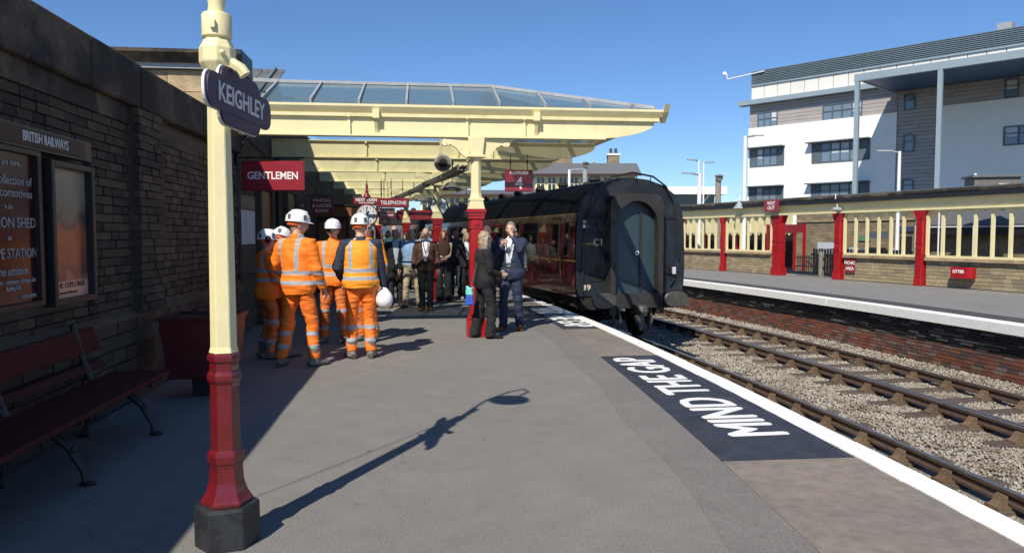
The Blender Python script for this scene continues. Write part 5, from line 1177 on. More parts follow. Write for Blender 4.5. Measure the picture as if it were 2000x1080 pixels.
# ------------------------------------------------------------------ people
def remesh(mb, voxel, smooth=4, wr=0.0, wscale=9.0, seed=0, fold=1.0):
    me = mb.mesh('tmp'); o = bpy.data.objects.new('tmp', me); TMP.collection.objects.link(o)
    m = o.modifiers.new('r', 'REMESH'); m.mode = 'VOXEL'; m.voxel_size = voxel; m.use_smooth_shade = True
    m2 = o.modifiers.new('s', 'SMOOTH'); m2.iterations = smooth; m2.factor = .5
    TMP.view_layers[0].update()
    r = bpy.data.meshes.new_from_object(o.evaluated_get(TMP.view_layers[0].depsgraph)); bpy.data.objects.remove(o); bpy.data.meshes.remove(me)
    if wr:
        n = len(r.vertices); co = np.empty(n * 3, np.float32); r.vertices.foreach_get('co', co); co = co.reshape(-1, 3)
        nr = np.empty(n * 3, np.float32); r.vertex_normals.foreach_get('vector', nr); nr = nr.reshape(-1, 3)
        q = [noise.noise((x * wscale * .6 + seed, y * wscale * .6, z * wscale * .9 + x * 3)) + fold * (.45 - abs(noise.noise((x * wscale * .55 + z * 3, y * wscale * .6 + seed, z * wscale * 1.9)))) for x, y, z in co.tolist()]
        co = co + nr * (np.array(q, np.float32) * wr)[:, None]
        r.vertices.foreach_set('co', co.astype(np.float32).ravel()); r.update()
    r.polygons.foreach_set('use_smooth', [True] * len(r.polygons))
    return r
def ik(a, b, l1, l2, pole):
    a, b = Vector(a), Vector(b); d = b - a; D = min(d.length, (l1 + l2) * .999); dn = d.normalized(); b = a + dn * D
    x = (l1 * l1 - l2 * l2 + D * D) / (2 * D); h = math.sqrt(max(0, l1 * l1 - x * x))
    p = Vector(pole); p = (p - dn * p.dot(dn)).normalized()
    return a + dn * x + p * h, b
SKIN = variants('skin', [(.55, .32, .23), (.62, .38, .28), (.50, .27, .19), (.60, .40, .31)], rough=.5, var=.08, scale=20)
HAIRM = dict(grey=M('hair_grey', (.20, .18, .16), .6, .3, 60, stretch=(1, 1, .15)), red=M('hair_red', (.22, .075, .03), .5, .3, 60, stretch=(1, 1, .15)), dark=M('hair_dark', (.022, .018, .015), .6, .3, 60), blond=M('hair_ash_blond', (.34, .26, .17), .5, .35, 60, stretch=(1, 1, .15)), brown=M('hair_brown', (.07, .045, .03), .6, .3, 60))
_cl = {}
def cloth(col, rough=.85, key=None):
    k = key or tuple(round(c, 3) for c in col)
    if k not in _cl: _cl[k] = M('cloth_%d' % len(_cl), col, rough, .14, 10, .35, 260)
    return _cl[k]
def hivis(name, bands, braces=None, dirt=0, base=(.86, .17, .015), fade=None):
    """orange work wear, reflective tape as bands in garment height (z ranges) and vertical brace tapes (x ranges)"""
    m = bpy.data.materials.new(name); m.use_nodes = True; n = m.node_tree; b = n.nodes['Principled BSDF']; L = n.links.new
    tc = n.nodes.new('ShaderNodeTexCoord'); sp = n.nodes.new('ShaderNodeSeparateXYZ'); L(tc.outputs['Object'], sp.inputs[0])
    nz = n.nodes.new('ShaderNodeTexNoise'); nz.inputs['Scale'].default_value = 9; nz.inputs['Detail'].default_value = 6; L(tc.outputs['Object'], nz.inputs[0])
    def mth(op, a, v):
        q = n.nodes.new('ShaderNodeMath'); q.operation = op; L(a, q.inputs[0])
        if isinstance(v, (int, float)): q.inputs[1].default_value = v
        else: L(v, q.inputs[1])
        return q.outputs[0]
    wob = mth('MULTIPLY', mth('SUBTRACT', nz.outputs['Fac'], .5), .03); z = mth('ADD', sp.outputs[2], wob); ax = mth('ABSOLUTE', sp.outputs[0], 0)
    def rng(v, lo, hi): return mth('MULTIPLY', mth('GREATER_THAN', v, lo), mth('LESS_THAN', v, hi))
    msk = None
    for lo, hi in bands:
        r_ = rng(z, lo, hi); msk = r_ if msk is None else mth('MAXIMUM', msk, r_)
    for xlo, xhi, zlo in (braces or []):
        r_ = mth('MULTIPLY', rng(ax, xlo, xhi), mth('GREATER_THAN', z, zlo)); msk = r_ if msk is None else mth('MAXIMUM', msk, r_)
    d = n.nodes.new('ShaderNodeMapRange'); d.inputs[1].default_value = .5 - dirt * .15; d.inputs[2].default_value = .75; d.inputs[3].default_value = 0; d.inputs[4].default_value = dirt; L(nz.outputs['Fac'], d.inputs[0])
    m1 = n.nodes.new('ShaderNodeMix'); m1.data_type = 'RGBA'; m1.inputs[6].default_value = (*base, 1); m1.inputs[7].default_value = (.12, .05, .02, 1); L(d.outputs[0], m1.inputs[0])
    m2 = n.nodes.new('ShaderNodeMix'); m2.data_type = 'RGBA'; L(m1.outputs[2], m2.inputs[6]); m2.inputs[7].default_value = (.36, .38, .40, 1); L(msk, m2.inputs[0])
    L(m2.outputs[2], b.inputs['Base Color']); b.inputs['Roughness'].default_value = .7
    bp = n.nodes.new('ShaderNodeBump'); bp.inputs['Strength'].default_value = .25; bp.inputs['Distance'].default_value = .01; L(nz.outputs['Fac'], bp.inputs['Height']); L(bp.outputs[0], b.inputs['Normal'])
    return m
HV_JKT = hivis('hivis_jacket', [(1.00, 1.05), (1.12, 1.17)], [(.105, .155, 1.17)], base=(.98, .22, .012))
HV_VEST = hivis('hivis_vest', [(1.02, 1.07), (1.12, 1.17)], [(.11, .16, 1.12)], base=(1.0, .34, .015))
HV_TRS = hivis('hivis_trousers', [(.22, .27), (.38, .43)], None, .3, (.95, .20, .015))
HV_TRS2 = hivis('hivis_trousers_dirty', [(.20, .25), (.46, .51)], None, .75, (.78, .19, .03))
WHITEHAT = M('hat_white', (.84, .84, .83), .3, .03, 5, coat=.3); ORANGE = M('hat_liner_orange', (.75, .13, .02), .6, .08, 9)
BOOT = cloth((.17, .155, .135)); NAVY = cloth((.028, .034, .06)); BLACKC = cloth((.014, .014, .016)); WHITES = cloth((.74, .77, .80), .75); BLUES = cloth((.30, .45, .70), .75); TAN = cloth((.40, .33, .23)); BROWNJ = cloth((.075, .035, .022)); GREYF = cloth((.085, .09, .10)); GREEN = cloth((.025, .085, .085)); JEANS = cloth((.035, .05, .09)); TOP = cloth((.055, .022, .016)); DBLUE = cloth((.022, .033, .07)); BROWNSHOE = M('leather_brown', (.20, .06, .02), .35, .2, 20); BLACKSHOE = M('leather_black', (.015, .014, .014), .3, .2, 20)
SKN = SKIN
def head_mesh(mb, c, s, rotm):
    n, m = 24, 18; vs = []; fs = []
    def shape(p):
        x, y, z = p     # unit sphere, front +y
        X, Y_, Z = x * .076, y * .097, z * .118
        if z < 0: X *= 1 - .30 * (-z) ** 1.5; Y_ *= 1 - .12 * (-z)
        if y > 0 and z < .2: Y_ += .012 * max(0, -z) * y
        G = lambda a, b, sx, sz: math.exp(-((X - a) / sx) ** 2 - ((Z - b) / sz) ** 2)
        if y > .2:
            Y_ += .024 * G(0, -.018, .013, .024) + .010 * G(0, .004, .012, .03) + .007 * G(0, .03, .045, .012) - .006 * (G(.031, .008, .016, .012) + G(-.031, .008, .016, .012)) + .008 * G(0, -.062, .024, .008) + .012 * G(0, -.095, .022, .018) - .004 * G(0, -.048, .02, .006)
        return Vector((X, Y_, Z)) * s
    for i in range(m + 1):
        t = math.pi * i / m
        for k in range(n):
            p = 2 * math.pi * k / n; vs.append(Vector(c) + rotm @ shape((math.sin(t) * math.cos(p), math.sin(t) * math.sin(p), math.cos(t))))
    for i in range(m):
        for k in range(n): k2 = (k + 1) % n; fs.append((i * n + k, (i + 1) * n + k, (i + 1) * n + k2, i * n + k2))
    mb.add(vs, fs)
    for sg in (-1, 1): mb.ell(Vector(c) + rotm @ (Vector((sg * .078, -.008, -.008)) * s), (.012 * s, .02 * s, .032 * s), 8, 6, rotm)
def hand(mb, wrist, d, nrm, s, side, curl=.5):
    """palm and five fingers; d along the hand, nrm palm normal"""
    d = Vector(d).normalized(); nrm = Vector(nrm); nrm = (nrm - d * nrm.dot(d)).normalized(); u = d.cross(nrm) * side
    w_ = Vector(wrist)
    mb.tube([w_ - d * .02, w_ + d * .015, w_ + d * .05, w_ + d * .09], [(.026 * s, .02 * s), (.032 * s, .017 * s), (.04 * s, .016 * s), (.038 * s, .012 * s)], 10)
    for k, (off, L) in enumerate(((.030, .068), (.010, .076), (-.010, .070), (-.029, .055))):
        p = w_ + d * .085 + u * off * s; pts = [p - d * .02]; a = 0; dd = d
        for seg, f in ((.45, .35), (.3, .9), (.25, .9)):
            a += curl * f; dd = d * math.cos(a) + nrm * math.sin(a); p = p + dd * L * seg * s; pts.append(p)
        mb.tube(pts, [.0095 * s, .0092 * s, .0085 * s, .006 * s], 7)
    p = w_ + d * .025 + u * .03 * s; t1 = (d * .6 + u * .8 + nrm * .2).normalized(); t2 = (d * .85 + u * .3 + nrm * .5 * curl).normalized()
    mb.tube([p - u * .015, p + t1 * .035 * s, p + t1 * .035 * s + t2 * .035 * s], [.013 * s, .011 * s, .008 * s], 7)
def person(loc, face, h, label, skin=0, hair='dark', hairstyle='short', top='jacket', topm=None, shirtm=None, legm=None, shoem=None, handR=None, handL=None, feet=None, build=1.0, hat=None, glasses=False, sleeves='long', head=(0, 0), slim_leg=1.0, flare=0., group=None, vox=.014, lanyard=False, belt=False, armmat=None, lean=0., chk=False, curl=.6, name='person', muffs=False, tuck=True):
    """local frame: feet at the origin, facing +Y, +X is the person's right... (mirrored names do not matter)"""
    root = empty(name, (loc[0], loc[1], 0), R(face), label, 'person', group)
    s = h / 1.75; B = build
    HX = .088 * s; hipz = .522 * h; shz = .805 * h; shx = .172 * s * (.5 + .5 * B)
    fR, fL = feet or ((.11, 0), (-.11, 0))
    ankR, ankL = Vector((fR[0], fR[1] - .04, .085 * s)), Vector((fL[0], fL[1] - .04, .085 * s))
    mid = (Vector((fR[0], fR[1], 0)) + Vector((fL[0], fL[1], 0))) / 2
    hc = Vector((mid.x, mid.y - .01, 0))
    def T(x, y, z): t = max(0, (z - hipz) / (h - hipz)); return Vector((hc.x + x, hc.y + y + lean * t, z))
    hipR, hipL = T(HX, 0, hipz), T(-HX, 0, hipz)
    kR, ankR = ik(hipR, ankR, .245 * h, .235 * h, (0.05, 1, 0)); kL, ankL = ik(hipL, ankL, .245 * h, .235 * h, (-.05, 1, 0))
    shR, shL = T(shx, -.01, shz), T(-shx, -.01, shz)
    hR = Vector(handR) * s if handR else Vector((.255 * s * (.6 + .4 * B) + hc.x, hc.y + .03, .495 * h)); hL = Vector(handL) * s if handL else Vector((-.255 * s * (.6 + .4 * B) + hc.x, hc.y + .03, .495 * h))
    pole = lambda sg, hz: (sg * .55, -1, -.25) if hz.z < .70 * h else (sg * .7, .1, -1)
    eR, wR = ik(shR, hR, .172 * h, .150 * h, pole(1, hR)); eL, wL = ik(shL, hL, .172 * h, .150 * h, pole(-1, hL))
    torso = [(.47, .125, .095, 0), (.50, .158, .112, 0), (.54, .168, .118, -.005), (.60, .150 , .108, 0), (.66, .152, .112, .005), (.73, .170, .118, .005), (.78, .172, .106, 0), (.81, .150, .085, -.005), (.835, .095, .068, -.01), (.855, .06, .058, -.01)]
    def torso_tube(mb, d, z0=0, z1=1, fl=0.):
        pts, rs = [], []
        for z, rx, ry, yo in torso:
            if z0 <= z <= z1:
                belly = 1 + (B - 1) * (1.25 if .54 <= z <= .68 else .8); e = fl * max(0, (.60 - z) / .13)
                pts.append(T(0, yo, z * h)); rs.append((rx * s * belly + d + e, ry * s * belly + d + e))
        mb.tube(pts, [(a, b) for a, b in rs], 20)
    # ---- body
    mb = MB(); torso_tube(mb, -.006)
    for hp, k, a in ((hipR, kR, ankR), (hipL, kL, ankL)): mb.tube([hp + Vector((0, 0, .04)), hp.lerp(k, .5), k, k.lerp(a, .35), a, a - Vector((0, 0, .03))], [.08 * s, .068 * s, .05 * s, .05 * s, .035 * s, .034 * s], 12)
    for sh, e, w_, sg in ((shR, eR, wR, 1), (shL, eL, wL, -1)): mb.tube([sh + Vector((-sg * .05, 0, -.01)), sh, sh.lerp(e, .5), e, e.lerp(w_, .4), w_], [.05 * s, .05 * s * B, .042 * s * B, .036 * s, .035 * s, .024 * s], 12)
    hd = T(0, .012, .925 * h) + Vector((0, .01, 0)); hrot = Euler((R(head[1]), 0, R(head[0]))).to_matrix()
    mb.tube([T(0, -.012, .835 * h), T(0, -.006, .87 * h), hd + Vector((0, -.012, -.02))], [.058 * s * (.7 + .3 * B), .052 * s * (.7 + .3 * B), .05 * s], 12)
    me = remesh(mb, vox, 3); bm_ = MB(); bm_.v = [tuple(v.co) for v in me.vertices]; bm_.f = [tuple(p.vertices) for p in me.polygons]; bm_.mi = [0] * len(bm_.f); bpy.data.meshes.remove(me)
    hs = s * 1.0
    head_mesh(bm_, hd, hs, hrot)
    for e, w_, sg, tgt in ((eR, wR, 1, handR), (eL, wL, -1, handL)):
        d = (w_ - e).normalized(); hand(bm_, w_, d, Vector((-sg, .25, 0)) if not tgt else Vector((-sg * .6, -.3, .3)), s, sg, curl)
    body = bm_.build('body', SKIN[skin], root, smooth=False, fix=True)
    body.data.polygons.foreach_set('use_smooth', [True] * len(body.data.polygons))
    # face details
    mb = MB()
    for sg in (-1, 1): mb.ell(hd + hrot @ (Vector((sg * .031, .0845, .008)) * hs), (.009 * hs, .005 * hs, .0035 * hs), 8, 6, hrot)
    mb.build('eyes', MT['eye'], root, smooth=True)
    mb = MB(); mb.ell(hd + hrot @ (Vector((0, .094, -.057)) * hs), (.020 * hs, .006 * hs, .004 * hs), 8, 6, hrot); mb.build('lips', M('lips', (.40, .18, .14), .5) if 'lips' not in bpy.data.materials else bpy.data.materials['lips'], root, smooth=True)
    if hair and not hat:
        mb = MB()
        for sg in (-1, 1): mb.ell(hd + hrot @ (Vector((sg * .031, .091, .026)) * hs), (.016 * hs, .005 * hs, .0028 * hs), 8, 5, hrot)
        mb.build('eyebrows', HAIRM.get(hair, HAIRM['brown']), root)
    if glasses:
        mb = MB()
        for sg in (-1, 1): mb.obox(hd + hrot @ (Vector((sg * .032, .098, .008)) * hs), hrot @ Vector((1, -sg * .2, 0)), hrot @ Vector((sg * .2, 1, 0)), hrot @ Vector((0, 0, 1)), .028 * hs, .004, .019 * hs); mb.bar(hd + hrot @ (Vector((sg * .062, .085, .012)) * hs), hd + hrot @ (Vector((sg * .08, 0, .01)) * hs), .004, .008)
        mb.bar(hd + hrot @ (Vector((-.01, .1, .014)) * hs), hd + hrot @ (Vector((.01, .1, .014)) * hs), .005, .005); mb.build('sunglasses', MT['coachglass'], root)
    # ---- hair
    if hairstyle in ('long', 'bob') and hair:
        mb = MB(); Lh = .24 if hairstyle == 'long' else .13
        W = lambda x, y, z: hd + hrot @ (Vector((x, y, z)) * hs)
        mb.ell(W(0, -.014, .020), (.090 * hs, .108 * hs, .118 * hs), 18, 12, hrot)
        mb.tube([W(0, -.05, .04), W(0, -.065, -.06), W(0, -.065, -.09 - Lh * .6), W(0, -.055, -.09 - Lh)], [(.085 * hs, .06 * hs), (.088 * hs, .05 * hs), (.085 * hs, .036 * hs), (.06 * hs, .02 * hs)], 14)
        for sg in (-1, 1): mb.tube([W(sg * .06, .03, .075), W(sg * .083, .005, .0), W(sg * .086, -.005, -.09), W(sg * .08, .0, -.09 - Lh * .8)], [.022 * hs, .026 * hs, .028 * hs, .014 * hs], 10)
        me = remesh(mb, .011, 4, .008, 26, h * 9); me.materials.append(HAIRM[hair]); o = bpy.data.objects.new('hair', me); COL.objects.link(o); o.parent = root
    if hairstyle in ('short', 'bald', 'balding') and hair and not hat:
        mb = MB(); n, m = 24, 12; vs = []; fs = []; keepf = []
        zmin = {'short': -.25, 'bald': -.1, 'balding': -.2, 'long': -.5, 'bob': -.4}[hairstyle]
        for i in range(m + 1):
            t = math.pi * .72 * i / m
            for k in range(n):
                p = 2 * math.pi * k / n; x, y, z = math.sin(t) * math.cos(p), math.sin(t) * math.sin(p), math.cos(t)
                r_ = 1.06 + (.05 if hairstyle in ('long', 'bob') else .02) + .025 * noise.noise((x * 6, y * 6, z * 6 + h * 10))
                vs.append(hd + hrot @ (Vector((x * .077 * r_, y * .098 * r_ - .004, z * .119 * r_)) * hs))
        def ok(i, k):
            t = math.pi * .72 * (i + .5) / m; p = 2 * math.pi * (k + .5) / n; x, y, z = math.sin(t) * math.cos(p), math.sin(t) * math.sin(p), math.cos(t)
            if y > .25 and z < .62 - .15 * abs(x): return False
            if y > -.1 and abs(x) > .5 and z < .05 and hairstyle == 'short': return False
            if hairstyle == 'bald': return z < .35 and z > -.35 and y < .1
            if hairstyle == 'balding': return (z < .62 and y < .35) or (y < -.25)
            return True
        fs = [(i * n + k, (i + 1) * n + k, (i + 1) * n + (k + 1) % n, i * n + (k + 1) % n) for i in range(m) for k in range(n) if ok(i, k)]
        mb.add(vs, fs)
        if hairstyle in ('long', 'bob'):
            Lh = .30 if hairstyle == 'long' else .15
            for k in range(15):
                a = R(150 + 240 * k / 14) if True else 0
                ca, sa_ = math.cos(a), math.sin(a)
                if sa_ > .55: continue
                top_ = hd + hrot @ (Vector((ca * .082, sa_ * .1 - .004, .03)) * hs); md = hd + hrot @ (Vector((ca * .098, sa_ * .112 - .012, -.09)) * hs); bt = hd + hrot @ (Vector((ca * .095 * random.uniform(.9, 1.15), sa_ * .11 - .02 * random.random(), -.09 - Lh * random.uniform(.6, .8))) * hs)
                mb.tube([top_, md, bt], [.02, .026, .012], 7)
        mb.build('hair', HAIRM[hair], root, smooth=True, fix=(hairstyle in ('long', 'bob')))
    if hat:
        hh = hd + hrot @ Vector((0, -.008, .035)); mb = MB(); prof = [(.128, 0), (.126, .03), (.115, .075), (.09, .11), (.05, .132), (.012, .138)]
        vs = []; n = 20
        for r_, z in prof:
            for k in range(n): t = 2 * math.pi * k / n; vs.append(hh + hrot @ (Vector((r_ * math.cos(t) * .9, r_ * math.sin(t) * 1.12, z)) * s))
        fs = [(i * n + k, i * n + (k + 1) % n, (i + 1) * n + (k + 1) % n, (i + 1) * n + k) for i in range(len(prof) - 1) for k in range(n)] + [tuple((len(prof) - 1) * n + k for k in range(n))]
        mb.add(vs, fs)
        q = []
        for k in range(11): t = math.pi * k / 10; q += [hh + hrot @ (Vector((.113 * math.cos(t), .14 * math.sin(t), .012)) * s), hh + hrot @ (Vector((.108 * math.cos(t), (.14 + .05 * math.sin(t) ** 1.5) * math.sin(t) + .005, -.006)) * s)]
        mb.add(q, [(2 * k, 2 * k + 1, 2 * k + 3, 2 * k + 2) for k in range(10)])
        mb.tube([hh + hrot @ (Vector((0, .1 - .02 * k, .10 + .035 * math.sin(math.pi * (k + 2) / 14))) * s) for k in range(10)], .012, 6)
        hat_o = mb.build('hard_hat', WHITEHAT, root, smooth=True)
        mb = MB(); vs = []
        for r_, z in ((.110, .008), (.106, -.04)):
            for k in range(13): t = math.pi + math.pi * k / 12; vs.append(hh + hrot @ (Vector((r_ * math.cos(t) * .84, r_ * math.sin(t) * 1.12, z)) * s))
        mb.add(vs, [(k, k + 1, 14 + k, 13 + k) for k in range(12)]); mb.build('hat_liner', ORANGE, hat_o, smooth=True)
        for a in ((-60, .07), (-120, .07), (20, .07)): t = R(a[0]); mb = MB(); mb.obox(hh + hrot @ (Vector((.112 * math.cos(t), .137 * math.sin(t), .05)) * s), hrot @ Vector((-math.sin(t), math.cos(t), 0)), hrot @ Vector((math.cos(t), math.sin(t), .3)), hrot @ Vector((0, 0, 1)), .018, .006, .03).build('reflective_patch', cloth((.13, .13, .13)), hat_o)
        if muffs:
            for sg in (-1, 1): mb = MB(); mb.ell(hh + hrot @ (Vector((sg * .118, -.03, .0)) * s), (.028, .04, .05), 12, 8, hrot).build('ear_defender', MT['blackmat'], hat_o, smooth=True)
    # ---- trousers
    mb = MB(); torso_tube(mb, .008, .46, .61)
    for hp, k, a, sg in ((hipR, kR, ankR, 1), (hipL, kL, ankL, -1)):
        a2 = Vector((a.x, a.y + .005, .115 if shoem is BOOT else .05))
        mb.tube([hp + Vector((-sg * .01, 0, .05)), hp + Vector((0, 0, -.06)), hp.lerp(k, .55), k, k.lerp(a, .5), a, a2], [.088 * s, .094 * s * slim_leg, .082 * s * slim_leg, (.068 + flare * .3) * s * slim_leg, (.066 + flare * .7) * s * slim_leg, (.062 + flare) * s * slim_leg, (.064 + flare) * s * slim_leg], 14)
    me = remesh(mb, vox * .85, 3, .013, 11, h * 30, 1.3); me.materials.append(legm or BLACKC); o = bpy.data.objects.new('trousers', me); COL.objects.link(o); o.parent = root
    # ---- shoes
    for fx, fy, a in ((fR[0], fR[1], ankR), (fL[0], fL[1], ankL)):
        sg = 1 if fx >= mid.x else -1; d = Vector((sg * .25, 1, 0)).normalized(); base = Vector((a.x, a.y, 0)); mb = MB()
        bt = shoem is BOOT
        mb.tube([base + d * -.075 + Vector((0, 0, .035)), base + d * -.04 + Vector((0, 0, .05)), base + d * .04 + Vector((0, 0, .048)), base + d * .12 + Vector((0, 0, .034)), base + d * .185 + Vector((0, 0, .026)), base + d * .205 + Vector((0, 0, .024))], [(.03, .032), (.038, .05), (.042, .047), (.048, .033), (.038, .024), (.015, .012)], 12)
        if bt: mb.tube([base + Vector((0, 0, .03)), base + Vector((0, 0, .12)), base + Vector((0, 0, .2))], [.052, .05, .056], 12)
        if bt: mb.v = [((v[0] - base.x) * 1.18 + base.x, (v[1] - base.y) * 1.12 + base.y, v[2] * 1.12) for v in mb.v]
        mb.build('boot' if bt else 'shoe', shoem or BLACKSHOE, root, smooth=True)
    # ---- upper garments
    def upper(nm, d, z0, fl, mat, slv=True, openv=None, sl_d=.012, collar=True, wr=.006, arms_to=1.0):
        mb = MB(); torso_tube(mb, d, z0, .84, fl)
        if slv:
            for sh, e, w_, sg in ((shR, eR, wR, 1), (shL, eL, wL, -1)):
                if arms_to < 1: mb.tube([sh + Vector((-sg * .07, 0, -.01)), sh + Vector((0, 0, .003)), sh.lerp(e, .5), sh.lerp(e, .85)], [(.055 + sl_d) * s * B, (.058 * B + sl_d) * s, (.052 * B + sl_d + .006) * s, (.054 * B + sl_d + .008) * s], 14)
                else: mb.tube([sh + Vector((-sg * .07, 0, -.01)), sh + Vector((0, 0, .003)), sh.lerp(e, .5), e, e.lerp(w_, .5), e.lerp(w_, .93)], [(.055 + sl_d) * s * B, (.058 * B + sl_d) * s, (.05 * B + sl_d) * s, (.043 * B + sl_d) * s, (.038 + sl_d) * s, (.031 + sl_d) * s], 14)
        if collar: mb.tube([T(0, -.008, .825 * h), T(0, -.008, .862 * h)], [.078 * s + d * .3, .063 * s + d * .3], 14)
        me = remesh(mb, vox * .85, 3, wr * 1.5, 10, h * 17 + d * 100); me.materials.append(mat)
        if openv:
            bm = bmesh.new(); bm.from_mesh(me); kill = []
            for f in bm.faces:
                c_ = f.calc_center_median(); zz = c_.z / h; xx = abs(c_.x - hc.x)
                if c_.y > hc.y + .02 + lean * max(0, (c_.z - hipz) / (h - hipz)) and xx < openv(zz) * s: kill.append(f)
            bmesh.ops.delete(bm, geom=kill, context='FACES'); bm.to_mesh(me); bm.free()
        if nm in ('jacket', 'hivis_jacket', 'hivis_vest', 'shirt', 'top'):
            bm = bmesh.new(); bm.from_mesh(me); zh = z0 * h
            bmesh.ops.delete(bm, geom=[f for f in bm.faces if f.calc_center_median().z < zh + .028 and abs(f.calc_center_median().x - hc.x) < .19 * s and f.normal.z < -.35], context='FACES'); bm.to_mesh(me); bm.free()
        o = bpy.data.objects.new(nm, me); COL.objects.link(o); o.parent = root; return o
    if top == 'jacket':
        upper('shirt', .008, .535, 0, shirtm or WHITES, slv=False, wr=.003)
        upper('jacket', .022, .46, .016, topm, True, lambda z: (.075 if z > .80 else max(.035, .03 + .05 * (z - .60) / .2)) if z > .58 else .03 + .3 * (.58 - z), .014, collar=True, wr=.008)
    elif top == 'shirt': upper('shirt', .014, .535 if tuck else .49, .0, topm, True, None, .008, arms_to=1.0 if sleeves == 'long' else .5)
    elif top == 'sleeveless': upper('top', .01, .52, 0, topm, False)
    elif top == 'hivis': upper('hivis_jacket', .026, .465, .02, topm, True, None, .018, wr=.008, arms_to=1.0 if sleeves == 'long' else .5)
    elif top == 'vest':
        upper('sweatshirt', .016, .50, 0, armmat, True, None, .014, wr=.006); upper('hivis_vest', .032, .50, .01, topm, False, None, collar=False, wr=.006)
        
    if belt: mb = MB(); mb.tube([T(0, 0, .572 * h), T(0, 0, .592 * h)], [(.158 * s * (1 + (B - 1) * 1.25) + .018, .114 * s * (1 + (B - 1) * 1.25) + .018)] * 2, 24, cap=False); mb.build('belt', MT['beltdark'], root, smooth=True)
    if lanyard:
        mb = MB()
        yy = .118 * s * (1 + (B - 1)) + .03
        for sg in (-1, 1): mb.tube([T(sg * .055, .05, .845 * h), T(sg * .045, yy, .78 * h), T(0, yy + .012, .68 * h)], .006, 5)
        mb.build('lanyard', MT['black'], root); MB().obox(T(0, yy + .02, .655 * h), (1, 0, 0), (0, 1, 0), (0, 0, 1), .04, .004, .055).build('badge', MT['paper'], root)
    return root
def grp(c): return c
GW, GS = 'railway workers in orange', 'people in the crowd'
# facing angles: 0 faces +Y (away); 180 faces the camera
person((-2.02, 9.95), -60, 1.63, 'worker in orange with ear defenders on the hard hat, in shade by the wall', 2, None, top='hivis', topm=HV_JKT, legm=HV_TRS2, shoem=BOOT, hat=True, muffs=True, group=GW, build=1.1, handR=(.14, .25, 1.0), handL=(-.22, .18, .95))
person((-1.86, 10.05), -40, 1.66, 'worker in orange half hidden behind the tall worker, white hard hat bowed', 1, None, top='hivis', topm=HV_JKT, legm=HV_TRS2, shoem=BOOT, hat=True, group=GW, build=1.1, head=(0, -20))
person((-1.59, 9.28), -28, 1.86, 'tall worker seen from behind in long sleeved orange jacket and cargo trousers', 0, None, top='hivis', topm=HV_JKT, legm=HV_TRS, shoem=BOOT, hat=True, group=GW, build=1.1, feet=((.24, .12), (-.15, -.02)), handR=(.30, .16, .88), handL=(-.24, .22, 1.0), head=(-35, -5))
person((-1.33, 11.25), 175, 1.80, 'worker facing us in orange polo shirt, sunglasses and dirty orange trousers', 0, None, top='hivis', topm=HV_JKT, legm=HV_TRS2, shoem=BOOT, hat=True, glasses=True, sleeves='short', group=GW, build=1.05, feet=((.16, 0), (-.14, 0)), handL=(-.20, .12, .9), handR=(.16, .16, .95))
person((-.86, 11.35), 150, 1.83, 'bareheaded man in sunglasses and orange behind the worker in navy sleeves', 1, 'brown', 'bald', top='hivis', topm=HV_VEST, legm=HV_TRS2, shoem=BOOT, glasses=True, group=GW, build=1.05, head=(45, 0))
w6 = person((-.83, 9.82), 8, 1.84, 'worker seen from behind in bright orange vest over navy sleeves', 1, None, top='vest', topm=HV_VEST, armmat=NAVY, legm=HV_TRS, shoem=BOOT, hat=True, group=GW, build=1.14, handR=(.30, .10, .86), handL=(-.22, .2, .98), feet=((.13, 0), (-.12, .02)))
# spare hard hat carried by that worker
sh_ = empty('hard_hat', (-.53, 9.86, .76), R(20), 'spare white hard hat hanging from a worker hand', 'hard hat')
mb = MB(); mb.lathe([(.128, 0), (.126, .03), (.115, .075), (.09, .11), (.05, .132), (.012, .138)], (0, 0, 0), 20, sy=1.15); mb.prism([(.115 * math.cos(R(a)), .135 * math.sin(R(a)) + (.045 * math.sin(R(a)) if 0 < a < 180 else 0)) for a in range(0, 360, 15)], 2, -.004, .004); o = mb.build('shell', WHITEHAT, sh_, smooth=True); o.rotation_euler = (R(78), 0, 0); o.scale = (.88, .88, .88)
mb = MB(); mb.tube([(-.08, 0, .02), (-.02, .02, .14), (.03, .0, .02)], .008, 6); mb.build('chin_strap', ORANGE, sh_)
# the pair by the column
person((.87, 11.48), -75, 1.66, 'woman with ash blond bob in black suit with blue pouch', 3, 'blond', 'bob', top='jacket', topm=BLACKC, shirtm=GREYF, legm=BLACKC, shoem=BLACKSHOE, handR=(.10, .30, 1.03), handL=(-.04, .32, 1.05), build=1.12, flare=.02, feet=((.12, .14), (-.10, -.04)), head=(-5, 0), group=GS, vox=.012)
pc_ = empty('belt_pouch', (.68, 11.33, .68), R(-40), 'turquoise and blue pouch hanging at the hip of the woman in black', 'pouch')
mb = MB(); mb.prism([(-.085, -.16), (.075, -.15), (.06, 0), (-.06, 0)], 1, -.03, .03); mb.build('blue_part', M('pouch_blue', (.03, .10, .48), .6), pc_, bevel=.015); mb = MB(); mb.prism([(-.065, .002), (.06, .002), (.05, .08), (.075, .13), (0, .11), (-.05, .15)], 1, -.028, .028); mb.build('turquoise_part', M('pouch_turq', (.20, .68, .62), .6), pc_, bevel=.012); mb = MB(); mb.tube([(.02, 0, .1), (.07, .02, .3), (.10, .05, .5)], .008, 6); mb.build('strap', GREYF, pc_)
person((1.44, 12.35), 160, 1.83, 'man in navy suit and white shirt with a hand raised to his mouth', 1, 'grey', 'short', top='jacket', topm=DBLUE, shirtm=WHITES, legm=DBLUE, shoem=BROWNSHOE, handR=(.10, .24, 1.36), handL=(-.06, .18, 1.52), build=1.18, feet=((.14, .05), (-.13, -.05)), lanyard=True, belt=True, group=GS, vox=.012, curl=1.0)
